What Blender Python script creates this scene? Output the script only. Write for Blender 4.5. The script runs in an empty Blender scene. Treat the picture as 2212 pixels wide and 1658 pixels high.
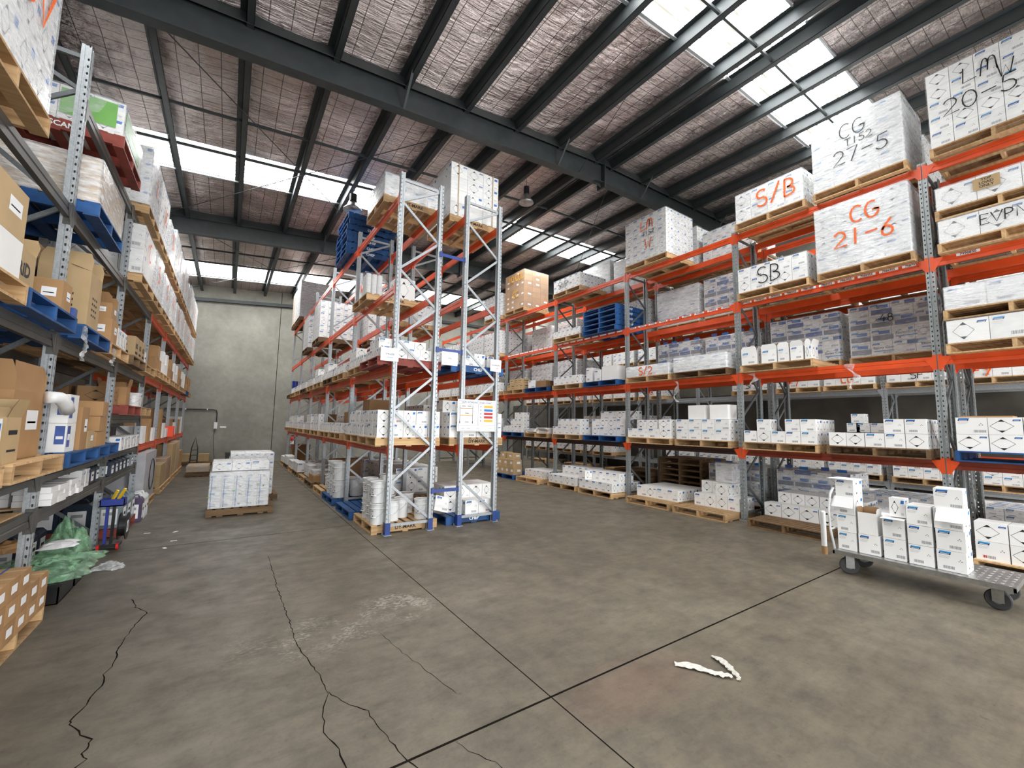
import bpy, math, random
from mathutils import Vector, Matrix
R = random.Random(7)
SC = bpy.context.scene
COL = SC.collection
# ---------------------------------------------------------------- camera (solved from two vanishing points, 2212x1658)
CX, CY = 1106.0, 829.0
VY, VX = (491.0, 907.0), (2450.0, 942.0)
F = math.sqrt(-((VX[0]-CX)*(VY[0]-CX)+(VX[1]-CY)*(VY[1]-CY)))
ax = Vector(((VX[0]-CX)/F, -(VX[1]-CY)/F, -1)).normalized()
ay = Vector(((VY[0]-CX)/F, -(VY[1]-CY)/F, -1)).normalized()
az = ax.cross(ay).normalized()
CAMPOS = Vector((0, 0, 1.85))
rot = Matrix(((ax[0], ax[1], ax[2]), (ay[0], ay[1], ay[2]), (az[0], az[1], az[2])))
cam_d = bpy.data.cameras.new('camera')
cam = bpy.data.objects.new('camera', cam_d)
COL.objects.link(cam)
cam.matrix_world = Matrix.Translation(CAMPOS) @ rot.to_4x4()
cam_d.sensor_fit = 'HORIZONTAL'
cam_d.sensor_width = 36.0
cam_d.lens = 36.0*F/2212.0
cam_d.clip_start = 0.05
cam_d.clip_end = 200
SC.camera = cam
# ---------------------------------------------------------------- world, daylight, exposure
SC.view_settings.view_transform = 'Standard'
SC.view_settings.look = 'None'
SC.view_settings.gamma = 1
SC.view_settings.use_curve_mapping = False
SC.view_settings.exposure = 1.52
SKY_L = 7.0
wd = bpy.data.worlds.new('world'); SC.world = wd; wd.use_nodes = True
wd.node_tree.nodes['Background'].inputs[0].default_value = (0.75, 0.85, 1.0, 1)
wd.node_tree.nodes['Background'].inputs[1].default_value = 1.0

def area(name, loc, rot_, sx, sy, power, col=(1, 1, 1)):
    l = bpy.data.lights.new(name, 'AREA'); l.shape = 'RECTANGLE'; l.size = sx; l.size_y = sy
    l.energy = power; l.color = col
    o = bpy.data.objects.new(name, l); o.location = loc; o.rotation_euler = rot_
    COL.objects.link(o); return o
# daylight entering by the open roller doors in the wall behind the photographer
area('door_daylight', (1.2, -6.2, 2.6), (math.radians(90), 0, 0), 5.2, 4.8, 150, (1.0, 0.99, 0.97))
area('door_daylight', (9.0, -6.2, 2.6), (math.radians(90), 0, 0), 5.2, 4.8, 290, (1.0, 0.985, 0.96))

# ---------------------------------------------------------------- materials
MATS = {}
def nt(name):
    m = bpy.data.materials.new(name); m.use_nodes = True
    return m, m.node_tree, m.node_tree.nodes['Principled BSDF']
def N(t, typ, **kw):
    n = t.nodes.new(typ)
    for k, v in kw.items(): setattr(n, k, v)
    return n
def ramp(t, fac, stops):
    r = N(t, 'ShaderNodeValToRGB')
    cr = r.color_ramp
    while len(cr.elements) < len(stops): cr.elements.new(0.5)
    for e, (p, c) in zip(cr.elements, stops): e.position = p; e.color = (c[0], c[1], c[2], 1)
    t.links.new(fac, r.inputs[0]); return r.outputs[0]
def noise(t, scale, detail=4, vec=None, rough=0.5):
    n = N(t, 'ShaderNodeTexNoise'); n.inputs['Scale'].default_value = scale
    n.inputs['Detail'].default_value = detail; n.inputs['Roughness'].default_value = rough
    if vec is not None: t.links.new(vec, n.inputs['Vector'])
    return n.outputs[0]
def coords(t, kind='Object', scale=None):
    c = N(t, 'ShaderNodeTexCoord'); v = c.outputs[kind]
    if scale:
        m = N(t, 'ShaderNodeMapping'); m.inputs['Scale'].default_value = scale
        t.links.new(v, m.inputs[0]); v = m.outputs[0]
    return v
def math_(t, op, a, b=None, c=None):
    n = N(t, 'ShaderNodeMath', operation=op)
    for i, x in enumerate((a, b, c)):
        if x is None: continue
        if isinstance(x, (int, float)): n.inputs[i].default_value = x
        else: t.links.new(x, n.inputs[i])
    return n.outputs[0]
def mixc(t, f, a, b):
    n = N(t, 'ShaderNodeMix', data_type='RGBA')
    for i, x in ((0, f), (6, a), (7, b)):
        if isinstance(x, (int, float)): n.inputs[i].default_value = x
        elif isinstance(x, tuple): n.inputs[i].default_value = (*x, 1)
        else: t.links.new(x, n.inputs[i])
    return n.outputs[2]
def bump(t, h, strength, dist, bsdf):
    b = N(t, 'ShaderNodeBump'); b.inputs['Strength'].default_value = strength; b.inputs['Distance'].default_value = dist
    t.links.new(h, b.inputs['Height']); t.links.new(b.outputs[0], bsdf.inputs['Normal'])

def paint(name, col, rough=0.45, metal=0.0, vary=0.12, scale=6.0, spec=0.5, rnd=0.0):
    """painted / plain surface: base colour broken up by a little noise"""
    m, t, b = nt(name)
    v = coords(t)
    n = noise(t, scale, 3, v)
    lo = tuple(max(0, c*(1-vary)) for c in col); hi = tuple(min(1, c*(1+vary)) for c in col)
    c = ramp(t, n, [(0.3, lo), (0.7, hi)])
    if rnd:
        oi = N(t, 'ShaderNodeObjectInfo')
        hsv = N(t, 'ShaderNodeHueSaturation')
        t.links.new(c, hsv.inputs['Color'])
        t.links.new(math_(t, 'ADD', math_(t, 'MULTIPLY', oi.outputs['Random'], rnd), 1-rnd/2), hsv.inputs['Value'])
        c = hsv.outputs[0]
    t.links.new(c, b.inputs['Base Color'])
    b.inputs['Roughness'].default_value = rough; b.inputs['Metallic'].default_value = metal
    b.inputs['Specular IOR Level'].default_value = spec
    MATS[name] = m; return m

paint('steel_paint', (0.030, 0.037, 0.038), 0.5, 0, 0.15)
paint('orange_paint', (0.72, 0.080, 0.014), 0.38, 0, 0.12, 4)
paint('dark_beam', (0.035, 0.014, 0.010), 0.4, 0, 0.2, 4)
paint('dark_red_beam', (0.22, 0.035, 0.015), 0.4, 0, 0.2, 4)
paint('grey_beam', (0.11, 0.108, 0.098), 0.45, 0.3, 0.2, 3)
paint('blue_paint', (0.012, 0.045, 0.22), 0.4, 0, 0.15)
paint('blue_timber', (0.010, 0.066, 0.205), 0.6, 0, 0.45, 5, rnd=0.5)
paint('red_timber', (0.24, 0.045, 0.030), 0.65, 0, 0.35, 5)
paint('card_white', (0.86, 0.855, 0.83), 0.55, 0, 0.03, 3, 0.3, rnd=0.10)
paint('card_inner', (0.42, 0.26, 0.14), 0.8, 0, 0.1)
paint('card_brown', (0.40, 0.23, 0.105), 0.75, 0, 0.1, 3, 0.3, rnd=0.25)
paint('card_dark', (0.26, 0.145, 0.065), 0.8, 0, 0.15, 3, 0.3, rnd=0.3)  # dark brown card; also carries painted shade for cartons deep in the racks
paint('card_tan', (0.48, 0.34, 0.18), 0.75, 0, 0.08, 3, 0.3, rnd=0.2)
paint('ink_black', (0.015, 0.015, 0.017), 0.6, 0, 0)
paint('ink_grey', (0.33, 0.33, 0.35), 0.6, 0, 0)
paint('ink_navy', (0.010, 0.022, 0.10), 0.5, 0, 0)
paint('ink_blue', (0.020, 0.16, 0.50), 0.5, 0, 0.1)
paint('ink_sky', (0.03, 0.32, 0.70), 0.5, 0, 0.1)
paint('ink_white', (0.85, 0.85, 0.85), 0.5, 0, 0)
paint('ink_red', (0.50, 0.02, 0.02), 0.5, 0, 0)
paint('ink_yellow', (0.75, 0.42, 0.02), 0.5, 0, 0)
paint('spray_orange', (0.90, 0.14, 0.02), 0.6, 0, 0.2, 20)
paint('spray_pink', (0.90, 0.16, 0.22), 0.6, 0, 0.2, 20)
paint('spray_yellow', (0.85, 0.42, 0.03), 0.6, 0, 0.2, 20)
paint('paper', (0.86, 0.86, 0.86), 0.6, 0, 0)
paint('plastic_white', (0.78, 0.79, 0.78), 0.3, 0, 0.04)
paint('plastic_black', (0.012, 0.012, 0.013), 0.35, 0, 0.2)
paint('plastic_blue', (0.02, 0.04, 0.26), 0.35, 0, 0.1)
paint('plastic_red', (0.55, 0.02, 0.015), 0.35, 0, 0.1)
paint('plastic_yellow', (0.75, 0.50, 0.03), 0.4, 0, 0.1)
paint('jerry_navy', (0.02, 0.032, 0.055), 0.3, 0, 0.25)
paint('jerry_clear', (0.22, 0.27, 0.30), 0.25, 0, 0.25)
paint('card_grey', (0.42, 0.42, 0.43), 0.5, 0, 0.1)  # white card greyed, its shade put into the colour
paint('purple_fluid', (0.085, 0.06, 0.12), 0.25, 0, 0.25)
paint('carton_blue', (0.05, 0.10, 0.33), 0.4, 0, 0.2)
paint('green_print', (0.16, 0.42, 0.08), 0.5, 0, 0.1)
paint('aluminium', (0.42, 0.42, 0.41), 0.38, 0.85, 0.2, 12)
paint('rubber', (0.045, 0.045, 0.045), 0.7, 0, 0.2)
paint('fluoro_orange', (1.0, 0.10, 0.04), 0.6, 0, 0)
paint('rag_cloth', (0.62, 0.60, 0.54), 0.9, 0, 0.12, 30)
paint('wall_pipe', (0.05, 0.05, 0.05), 0.5, 0, 0)
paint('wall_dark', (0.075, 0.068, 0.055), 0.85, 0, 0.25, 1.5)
paint('cladding', (0.16, 0.16, 0.165), 0.45, 0.4, 0.15)
paint('epoxy_print', (0.18, 0.20, 0.26), 0.4, 0, 0.3, 9)

def wood(name, a, b_, c_):
    m, t, b = nt(name)
    v = coords(t, 'Object', (1.2, 16, 16))
    oi = N(t, 'ShaderNodeObjectInfo')
    va = N(t, 'ShaderNodeVectorMath', operation='ADD'); t.links.new(v, va.inputs[0])
    cm = N(t, 'ShaderNodeCombineXYZ'); t.links.new(math_(t, 'MULTIPLY', oi.outputs['Random'], 40), cm.inputs[0])
    t.links.new(cm.outputs[0], va.inputs[1])
    n = noise(t, 1.6, 5, va.outputs[0])
    c = ramp(t, n, [(0.25, a), (0.5, b_), (0.75, c_)])
    hsv = N(t, 'ShaderNodeHueSaturation'); t.links.new(c, hsv.inputs['Color'])
    t.links.new(math_(t, 'ADD', math_(t, 'MULTIPLY', oi.outputs['Random'], 0.5), 0.75), hsv.inputs['Value'])
    t.links.new(hsv.outputs[0], b.inputs['Base Color'])
    b.inputs['Roughness'].default_value = 0.75
    bump(t, n, 0.3, 0.004, b)
    MATS[name] = m
wood('wood_light', (0.36, 0.21, 0.09), (0.52, 0.33, 0.16), (0.62, 0.43, 0.23))
wood('wood_dark', (0.10, 0.055, 0.025), (0.17, 0.10, 0.045), (0.24, 0.145, 0.07))

def galv(name, col, holes):
    m, t, b = nt(name)
    v = coords(t)
    vo = N(t, 'ShaderNodeTexVoronoi'); vo.inputs['Scale'].default_value = 70; t.links.new(v, vo.inputs['Vector'])
    c = ramp(t, vo.outputs['Color'], [(0.2, tuple(x*0.9 for x in col)), (0.8, tuple(x*1.1 for x in col))])
    t.links.new(c, b.inputs['Base Color'])
    b.inputs['Metallic'].default_value = 0.3; b.inputs['Roughness'].default_value = 0.42
    if holes:
        s = N(t, 'ShaderNodeSeparateXYZ'); t.links.new(v, s.inputs[0])
        yy = math_(t, 'ABSOLUTE', s.outputs[1])
        side = math_(t, 'GREATER_THAN', yy, 0.0478)
        dfr = math_(t, 'SUBTRACT', yy, 0.0285); dsd = math_(t, 'SUBTRACT', s.outputs[0], 0.0125)
        dm = N(t, 'ShaderNodeMix', data_type='FLOAT'); t.links.new(side, dm.inputs[0]); t.links.new(dfr, dm.inputs[2]); t.links.new(dsd, dm.inputs[3])
        dy = math_(t, 'DIVIDE', dm.outputs[0], 0.0105)
        zz = math_(t, 'SUBTRACT', math_(t, 'MODULO', s.outputs[2], 0.0762), 0.038)
        dz = math_(t, 'DIVIDE', zz, 0.015)
        tear = math_(t, 'ADD', math_(t, 'POWER', math_(t, 'MULTIPLY', dy, math_(t, 'SUBTRACT', 1.25, math_(t, 'MULTIPLY', dz, 0.25))), 2), math_(t, 'POWER', dz, 2))
        hole = math_(t, 'LESS_THAN', tear, 1.0)
        tr = N(t, 'ShaderNodeBsdfTransparent'); mx = N(t, 'ShaderNodeMixShader')
        t.links.new(hole, mx.inputs[0]); t.links.new(b.outputs[0], mx.inputs[1]); t.links.new(tr.outputs[0], mx.inputs[2])
        t.links.new(mx.outputs[0], t.nodes['Material Output'].inputs[0])
    MATS[name] = m
galv('galv', (0.36, 0.385, 0.40), False)
galv('post_galv', (0.40, 0.425, 0.44), True)
galv('post_grey', (0.33, 0.36, 0.36), True)
galv('brace_dark', (0.13, 0.14, 0.145), False)

def film(name, haze, tint=(0.9, 0.92, 0.95), scale=(3.5, 3.5, 15)):
    """clear stretch film: mostly see-through, with white haze and gloss that follow its wrinkles"""
    m, t, b = nt(name)
    v = coords(t, 'Object', scale)
    n = noise(t, 1.5, 5, v, 0.6)
    b.inputs['Base Color'].default_value = (*tint, 1); b.inputs['Roughness'].default_value = 0.16
    b.inputs['Specular IOR Level'].default_value = 0.9
    bump(t, n, 0.9, 0.03, b)
    tr = N(t, 'ShaderNodeBsdfTransparent'); mx = N(t, 'ShaderNodeMixShader')
    fac = ramp(t, n, [(0.35, (1-haze*0.45,)*3), (0.68, (1-haze*1.5,)*3)])
    t.links.new(fac, mx.inputs[0]); t.links.new(b.outputs[0], mx.inputs[1]); t.links.new(tr.outputs[0], mx.inputs[2])
    t.links.new(mx.outputs[0], t.nodes['Material Output'].inputs[0])
    MATS[name] = m
film('film', 0.26)
film('film_heavy', 0.48)
film('film_light', 0.12)
film('bag_green', 0.42, (0.32, 0.62, 0.36), (6, 6, 6))
film('bag_clear', 0.50, (0.8, 0.82, 0.82), (6, 6, 6))

def concrete_floor():
    m, t, b = nt('concrete_floor')
    v = coords(t)
    big = noise(t, 0.55, 5, v, 0.6); mid = noise(t, 3.0, 6, v, 0.65); fine = noise(t, 40, 4, v, 0.7)
    c = ramp(t, big, [(0.3, (0.108, 0.091, 0.064)), (0.55, (0.148, 0.127, 0.092)), (0.75, (0.190, 0.164, 0.121))])
    c2 = ramp(t, mid, [(0.3, (0.66,)*3), (0.62, (1.16,)*3)])
    mul = N(t, 'ShaderNodeMix', data_type='RGBA', blend_type='MULTIPLY'); mul.inputs[0].default_value = 0.8
    t.links.new(c, mul.inputs[6]); t.links.new(c2, mul.inputs[7]); c = mul.outputs[2]
    f2 = ramp(t, fine, [(0.28, (0.7,)*3), (0.5, (1.0,)*3), (0.8, (1.12,)*3)])
    mul = N(t, 'ShaderNodeMix', data_type='RGBA', blend_type='MULTIPLY'); mul.inputs[0].default_value = 0.55
    t.links.new(c, mul.inputs[6]); t.links.new(f2, mul.inputs[7]); c = mul.outputs[2]
    st = noise(t, 1.0, 6, coords(t, 'Object', (3.5, 11, 1)), 0.7)
    f3 = ramp(t, st, [(0.30, (0.72, 0.70, 0.68)), (0.5, (1.0,)*3), (0.72, (1.22, 1.20, 1.14))])
    mul = N(t, 'ShaderNodeMix', data_type='RGBA', blend_type='MULTIPLY'); mul.inputs[0].default_value = 0.75
    t.links.new(c, mul.inputs[6]); t.links.new(f3, mul.inputs[7]); c = mul.outputs[2]
    pit = ramp(t, noise(t, 14, 3, v, 0.6), [(0.66, (1.0,)*3), (0.72, (0.45,)*3)])
    mul = N(t, 'ShaderNodeMix', data_type='RGBA', blend_type='MULTIPLY'); mul.inputs[0].default_value = 0.5
    t.links.new(c, mul.inputs[6]); t.links.new(pit, mul.inputs[7]); c = mul.outputs[2]
    s = N(t, 'ShaderNodeSeparateXYZ'); t.links.new(v, s.inputs[0])
    def blob(cx, cy, rx, ry):
        a = math_(t, 'POWER', math_(t, 'DIVIDE', math_(t, 'SUBTRACT', s.outputs[0], cx), rx), 2)
        d = math_(t, 'POWER', math_(t, 'DIVIDE', math_(t, 'SUBTRACT', s.outputs[1], cy), ry), 2)
        return math_(t, 'MAXIMUM', math_(t, 'SUBTRACT', 1.0, math_(t, 'ADD', a, d)), 0.0)
    # the slab colour gets darker towards the left racking
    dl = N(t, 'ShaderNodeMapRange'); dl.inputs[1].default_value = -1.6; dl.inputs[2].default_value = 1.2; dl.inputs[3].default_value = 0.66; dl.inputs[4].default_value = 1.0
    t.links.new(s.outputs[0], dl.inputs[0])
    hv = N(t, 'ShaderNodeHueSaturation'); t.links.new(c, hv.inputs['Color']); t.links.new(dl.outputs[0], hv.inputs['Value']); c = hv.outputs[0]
    # pale dried splash, broken into flecks
    fl = noise(t, 22, 5, coords(t, 'Object', (1, 1.8, 1)), 0.7)
    patch = math_(t, 'MAXIMUM', blob(1.55, 4.32, 0.55, 0.42), math_(t, 'MULTIPLY', blob(0.75, 4.12, 0.75, 0.5), 0.6))
    br = N(t, 'ShaderNodeMapRange'); br.inputs[1].default_value = 0.40; br.inputs[2].default_value = 0.66; t.links.new(noise(t, 3.2, 5, v, 0.65), br.inputs[0])
    k = math_(t, 'MULTIPLY', math_(t, 'MULTIPLY', patch, 2.2), br.outputs[0])
    fleck = N(t, 'ShaderNodeMapRange'); fleck.inputs[1].default_value = 0.52; fleck.inputs[2].default_value = 0.62
    t.links.new(math_(t, 'ADD', fl, math_(t, 'MULTIPLY', k, 0.06)), fleck.inputs[0])
    c = mixc(t, math_(t, 'MINIMUM', math_(t, 'MULTIPLY', math_(t, 'MULTIPLY', fleck.outputs[0], k), 0.6), 0.6), c, (0.40, 0.375, 0.31))
    # faint red marker-paint bloom beside the joint
    c = mixc(t, math_(t, 'MULTIPLY', blob(2.6, 2.15, 0.8, 0.35), 0.14), c, (0.30, 0.12, 0.09))
    t.links.new(c, b.inputs['Base Color'])
    b.inputs['Roughness'].default_value = 0.5
    rr = ramp(t, mid, [(0.3, (0.62,)*3), (0.7, (0.42,)*3)])
    t.links.new(rr, b.inputs['Roughness'])
    bump(t, fine, 0.12, 0.004, b)
    MATS['concrete_floor'] = m
concrete_floor()
def concrete_wall():
    m, t, b = nt('concrete_wall')
    v = coords(t)
    a = noise(t, 0.8, 6, v, 0.6); d = noise(t, 5, 5, v, 0.6)
    c = ramp(t, a, [(0.3, (0.235, 0.230, 0.196)), (0.7, (0.345, 0.337, 0.290))])
    c2 = ramp(t, d, [(0.3, (0.85,)*3), (0.7, (1.08,)*3)])
    mul = N(t, 'ShaderNodeMix', data_type='RGBA', blend_type='MULTIPLY'); mul.inputs[0].default_value = 0.8
    t.links.new(c, mul.inputs[6]); t.links.new(c2, mul.inputs[7])
    t.links.new(mul.outputs[2], b.inputs['Base Color']); b.inputs['Roughness'].default_value = 0.8
    bump(t, d, 0.15, 0.01, b)
    MATS['concrete_wall'] = m
concrete_wall()
def foil():
    m, t, b = nt('foil')
    v = coords(t)
    s = N(t, 'ShaderNodeSeparateXYZ'); t.links.new(v, s.inputs[0])
    wr = noise(t, 1.0, 6, coords(t, 'Object', (3.2, 21, 1)), 0.62)
    big = noise(t, 1.0, 3, coords(t, 'Object', (1.2, 1.6, 1)), 0.5)
    cr = noise(t, 30, 3, v, 0.6)
    lx = math_(t, 'LESS_THAN', math_(t, 'ABSOLUTE', math_(t, 'SUBTRACT', math_(t, 'MODULO', math_(t, 'ADD', s.outputs[0], 30.05), 0.30), 0.15)), 0.006)
    ly = math_(t, 'LESS_THAN', math_(t, 'ABSOLUTE', math_(t, 'SUBTRACT', math_(t, 'MODULO', math_(t, 'ADD', s.outputs[1], 30.02), 0.20), 0.10)), 0.005)
    ln = math_(t, 'MAXIMUM', lx, ly)
    base = ramp(t, noise(t, 1.2, 4, v), [(0.3, (0.56, 0.475, 0.45)), (0.7, (0.77, 0.68, 0.655))])
    t.links.new(mixc(t, math_(t, 'MULTIPLY', ln, 0.75), base, (0.05, 0.045, 0.045)), b.inputs['Base Color'])
    b.inputs['Metallic'].default_value = 0.9; b.inputs['Roughness'].default_value = 0.25
    h = math_(t, 'ADD', math_(t, 'ADD', wr, math_(t, 'MULTIPLY', cr, 0.10)), math_(t, 'ADD', math_(t, 'MULTIPLY', ln, 0.15), math_(t, 'MULTIPLY', big, 3.0)))
    bump(t, h, 1.0, 0.055, b)
    MATS['foil'] = m
foil()
def skylight():
    m, t, b = nt('skylight')
    s = N(t, 'ShaderNodeSeparateXYZ'); t.links.new(coords(t), s.inputs[0])
    rib = math_(t, 'ADD', 0.5, math_(t, 'MULTIPLY', math_(t, 'SINE', math_(t, 'MULTIPLY', s.outputs[1], 2*math.pi/0.19)), 0.5))
    st = noise(t, 1.3, 5, coords(t, 'Object', (1.2, 6, 1)), 0.6)
    c = ramp(t, st, [(0.36, (0.80, 0.76, 0.62)), (0.48, (0.97, 0.98, 1.0)), (0.75, (0.86, 0.93, 1.0))])
    lr = N(t, 'ShaderNodeMapRange', interpolation_type='SMOOTHSTEP'); lr.inputs[1].default_value = 0.80; lr.inputs[2].default_value = 0.97
    t.links.new(rib, lr.inputs[0]); lap = lr.outputs[0]
    mx_ = math_(t, 'LESS_THAN', math_(t, 'MODULO', math_(t, 'ADD', s.outputs[0], 30.0), 0.30), 0.008)
    rib_dim = math_(t, 'SUBTRACT', 1.0, math_(t, 'MULTIPLY', math_(t, 'MAXIMUM', lap, mx_), 0.945))  # rib shading and mesh-wire lines put into the glow strength
    e = N(t, 'ShaderNodeEmission'); t.links.new(c, e.inputs[0])
    t.links.new(math_(t, 'MULTIPLY', rib_dim, SKY_L), e.inputs[1])
    t.links.new(e.outputs[0], t.nodes['Material Output'].inputs[0])
    MATS['skylight'] = m
skylight()
def glow(name, col, s):
    m, t, b = nt(name)
    e = N(t, 'ShaderNodeEmission'); e.inputs[0].default_value = (*col, 1); e.inputs[1].default_value = s
    t.links.new(e.outputs[0], t.nodes['Material Output'].inputs[0]); MATS[name] = m
glow('lamp_glow', (1.0, 0.98, 0.9), 25)

# ---------------------------------------------------------------- mesh builder
TXT = {}
def text_geo(s, bold=0.0):
    k = (s, bold)
    if k not in TXT:
        cu = bpy.data.curves.new('t', 'FONT'); cu.body = s; cu.size = 1.0; cu.resolution_u = 2; cu.offset = bold
        cu.align_x = 'CENTER'; cu.align_y = 'CENTER'
        o = bpy.data.objects.new('t', cu); COL.objects.link(o)
        dg = bpy.context.evaluated_depsgraph_get()
        me = bpy.data.meshes.new_from_object(o.evaluated_get(dg))
        TXT[k] = ([v.co.copy() for v in me.vertices], [tuple(p.vertices) for p in me.polygons])
        bpy.data.objects.remove(o); bpy.data.curves.remove(cu); bpy.data.meshes.remove(me)
    return TXT[k]

class MB:
    def __init__(s): s.v = []; s.f = []; s.m = []; s.mats = []
    def mi(s, mat):
        if mat not in s.mats: s.mats.append(mat)
        return s.mats.index(mat)
    def add(s, vs, fs, mat):
        o = len(s.v); s.v += [tuple(x) for x in vs]; i = s.mi(mat)
        for f in fs: s.f.append(tuple(a+o for a in f)); s.m.append(i)
    def box(s, x0, x1, y0, y1, z0, z1, mat, M=None):
        vs = [Vector((x, y, z)) for x in (x0, x1) for y in (y0, y1) for z in (z0, z1)]
        if M is not None: vs = [M @ v for v in vs]
        s.add(vs, [(0, 1, 3, 2), (4, 6, 7, 5), (0, 4, 5, 1), (2, 3, 7, 6), (0, 2, 6, 4), (1, 5, 7, 3)], mat)
    def bar(s, a, b, w, h, mat, up=(0, 0, 1)):
        a, b = Vector(a), Vector(b); d = b-a; L = d.length; d.normalize()
        up = Vector(up); sd = d.cross(up)
        if sd.length < 1e-4: sd = d.cross(Vector((1, 0, 0)))
        sd.normalize(); u = sd.cross(d)
        M = Matrix((( d[0], sd[0], u[0], a[0]), (d[1], sd[1], u[1], a[1]), (d[2], sd[2], u[2], a[2]), (0, 0, 0, 1)))
        s.box(0, L, -w/2, w/2, -h/2, h/2, mat, M)
    def tube(s, pts, r, mat, n=8):
        pts = [Vector(p) for p in pts]; vs = []; fs = []
        for i, p in enumerate(pts):
            d = (pts[min(i+1, len(pts)-1)]-pts[max(i-1, 0)]).normalized()
            u = d.cross(Vector((0, 0, 1)))
            if u.length < 0.05: u = d.cross(Vector((1, 0, 0)))
            u.normalize(); w = d.cross(u)
            vs += [p+(u*math.cos(2*math.pi*k/n)+w*math.sin(2*math.pi*k/n))*r for k in range(n)]
        for i in range(len(pts)-1):
            for k in range(n): fs.append((i*n+k, i*n+(k+1) % n, (i+1)*n+(k+1) % n, (i+1)*n+k))
        fs.append(tuple(range(n-1, -1, -1))); fs.append(tuple(range((len(pts)-1)*n, len(pts)*n)))
        s.add(vs, fs, mat)
    def lathe(s, prof, mat, n=20, c=(0, 0, 0), M=None):
        vs = []; fs = []
        for r, z in prof:
            for k in range(n):
                a = 2*math.pi*k/n; p = Vector((c[0]+r*math.cos(a), c[1]+r*math.sin(a), c[2]+z))
                vs.append(M @ p if M is not None else p)
        for i in range(len(prof)-1):
            for k in range(n): fs.append((i*n+k, i*n+(k+1) % n, (i+1)*n+(k+1) % n, (i+1)*n+k))
        fs.append(tuple(range(n-1, -1, -1))); fs.append(tuple(range((len(prof)-1)*n, len(prof)*n)))
        s.add(vs, fs, mat)
    def poly(s, pts, mat): s.add(pts, [tuple(range(len(pts)))], mat)
    def text(s, string, P, U, V, size, mat, bold=0.0):
        """flat lettering centred on P, reading along U, upright along V"""
        vs, fs = text_geo(string, bold); P, U, V = Vector(P), Vector(U), Vector(V)
        s.add([P+U*(v.x*size)+V*(v.y*size) for v in vs], fs, mat)
    def mesh(s, name, smooth=False):
        me = bpy.data.meshes.new(name); me.from_pydata(s.v, [], s.f)
        for m in s.mats: me.materials.append(MATS[m])
        me.polygons.foreach_set('material_index', s.m)
        if smooth: me.polygons.foreach_set('use_smooth', [True]*len(s.f))
        me.update(); return me

def link(name, me, parent=None, loc=(0, 0, 0), rz=0.0, rot_=None):
    o = bpy.data.objects.new(name, me); COL.objects.link(o)
    o.parent = parent; o.location = loc; o.rotation_euler = rot_ if rot_ else (0, 0, rz); return o
def tag(o, label=None, cat=None, group=None, kind=None):
    if label: o['label'] = label
    if cat: o['category'] = cat
    if group: o['group'] = group
    if kind: o['kind'] = kind
    return o
def thing(name, label, cat, loc, rz=0.0, group=None, rot_=None):
    o = link(name, None, None, loc, rz, rot_); return tag(o, label, cat, group)
def struct(name, mb, smooth=False, label=None, loc=(0, 0, 0)):
    o = link(name, mb.mesh(name, smooth), None, loc); return tag(o, label, None, None, 'structure')
CACHE = {}
def cached(key, fn):
    if key not in CACHE: CACHE[key] = fn()
    return CACHE[key]
def copy_tree(root, loc, rz, label=None, group=None):
    r = root.copy(); COL.objects.link(r); r.location = loc; r.rotation_euler = (0, 0, rz)
    if label: r['label'] = label
    if group: r['group'] = group
    for ch in list(root.children):
        c = ch.copy(); COL.objects.link(c); c.parent = r
        for g in list(ch.children):
            d = g.copy(); COL.objects.link(d); d.parent = c
    return r

# ---------------------------------------------------------------- building shell
XL, XR, YB, YF = -2.75, 15.4, 22.6, -6.5
XRIDGE = 7.2
def rz_(x): return 7.16+.085*x if x < XRIDGE else 7.772+.02*(x-XRIDGE)
FO = 0.72   # foil height above the underside of the rafters
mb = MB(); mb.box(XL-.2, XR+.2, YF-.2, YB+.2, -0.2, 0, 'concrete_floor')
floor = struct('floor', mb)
# saw-cut joints and cracks belong to the floor
paint('joint_fill', (0.014, 0.012, 0.010), 1.0, 0, 0.2, spec=0.0)
mb = MB()
mb.box(XL, XR, 2.372-.008, 2.372+.008, 0.0002, 0.0012, 'joint_fill')
mb.box(1.97-.004, 1.97+.004, YF, YB, 0.0002, 0.0014, 'joint_fill')
mb.box(XL, 2.0, 8.05-.004, 8.05+.004, 0.0002, 0.0012, 'joint_fill')
link('joint', mb.mesh('joint'), floor)
def ribbon(mb, pts, w, z, mat, jit=0.0, sub=1, rnd=R):
    P = [Vector((p[0], p[1], 0)) for p in pts]; Q = []
    for a, b in zip(P, P[1:]):
        sb = max(2, int((b-a).length/.045)) if sub > 1 else 1
        for k in range(sb): Q.append(a.lerp(b, k/sb)+Vector((rnd.uniform(-jit, jit), rnd.uniform(-jit, jit), 0)))
    Q.append(P[-1]); vs = []
    for i, p in enumerate(Q):
        d = (Q[min(i+1, len(Q)-1)]-Q[max(i-1, 0)]).normalized(); n = Vector((-d.y, d.x, 0))
        ww = w*rnd.uniform(0.5, 1.3)/2*(0.35 if i in (0, len(Q)-1) else 1)
        vs += [(p+n*ww)+Vector((0, 0, z)), (p-n*ww)+Vector((0, 0, z))]
    mb.add(vs, [(2*i, 2*i+1, 2*i+3, 2*i+2) for i in range(len(Q)-1)], mat)
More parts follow.
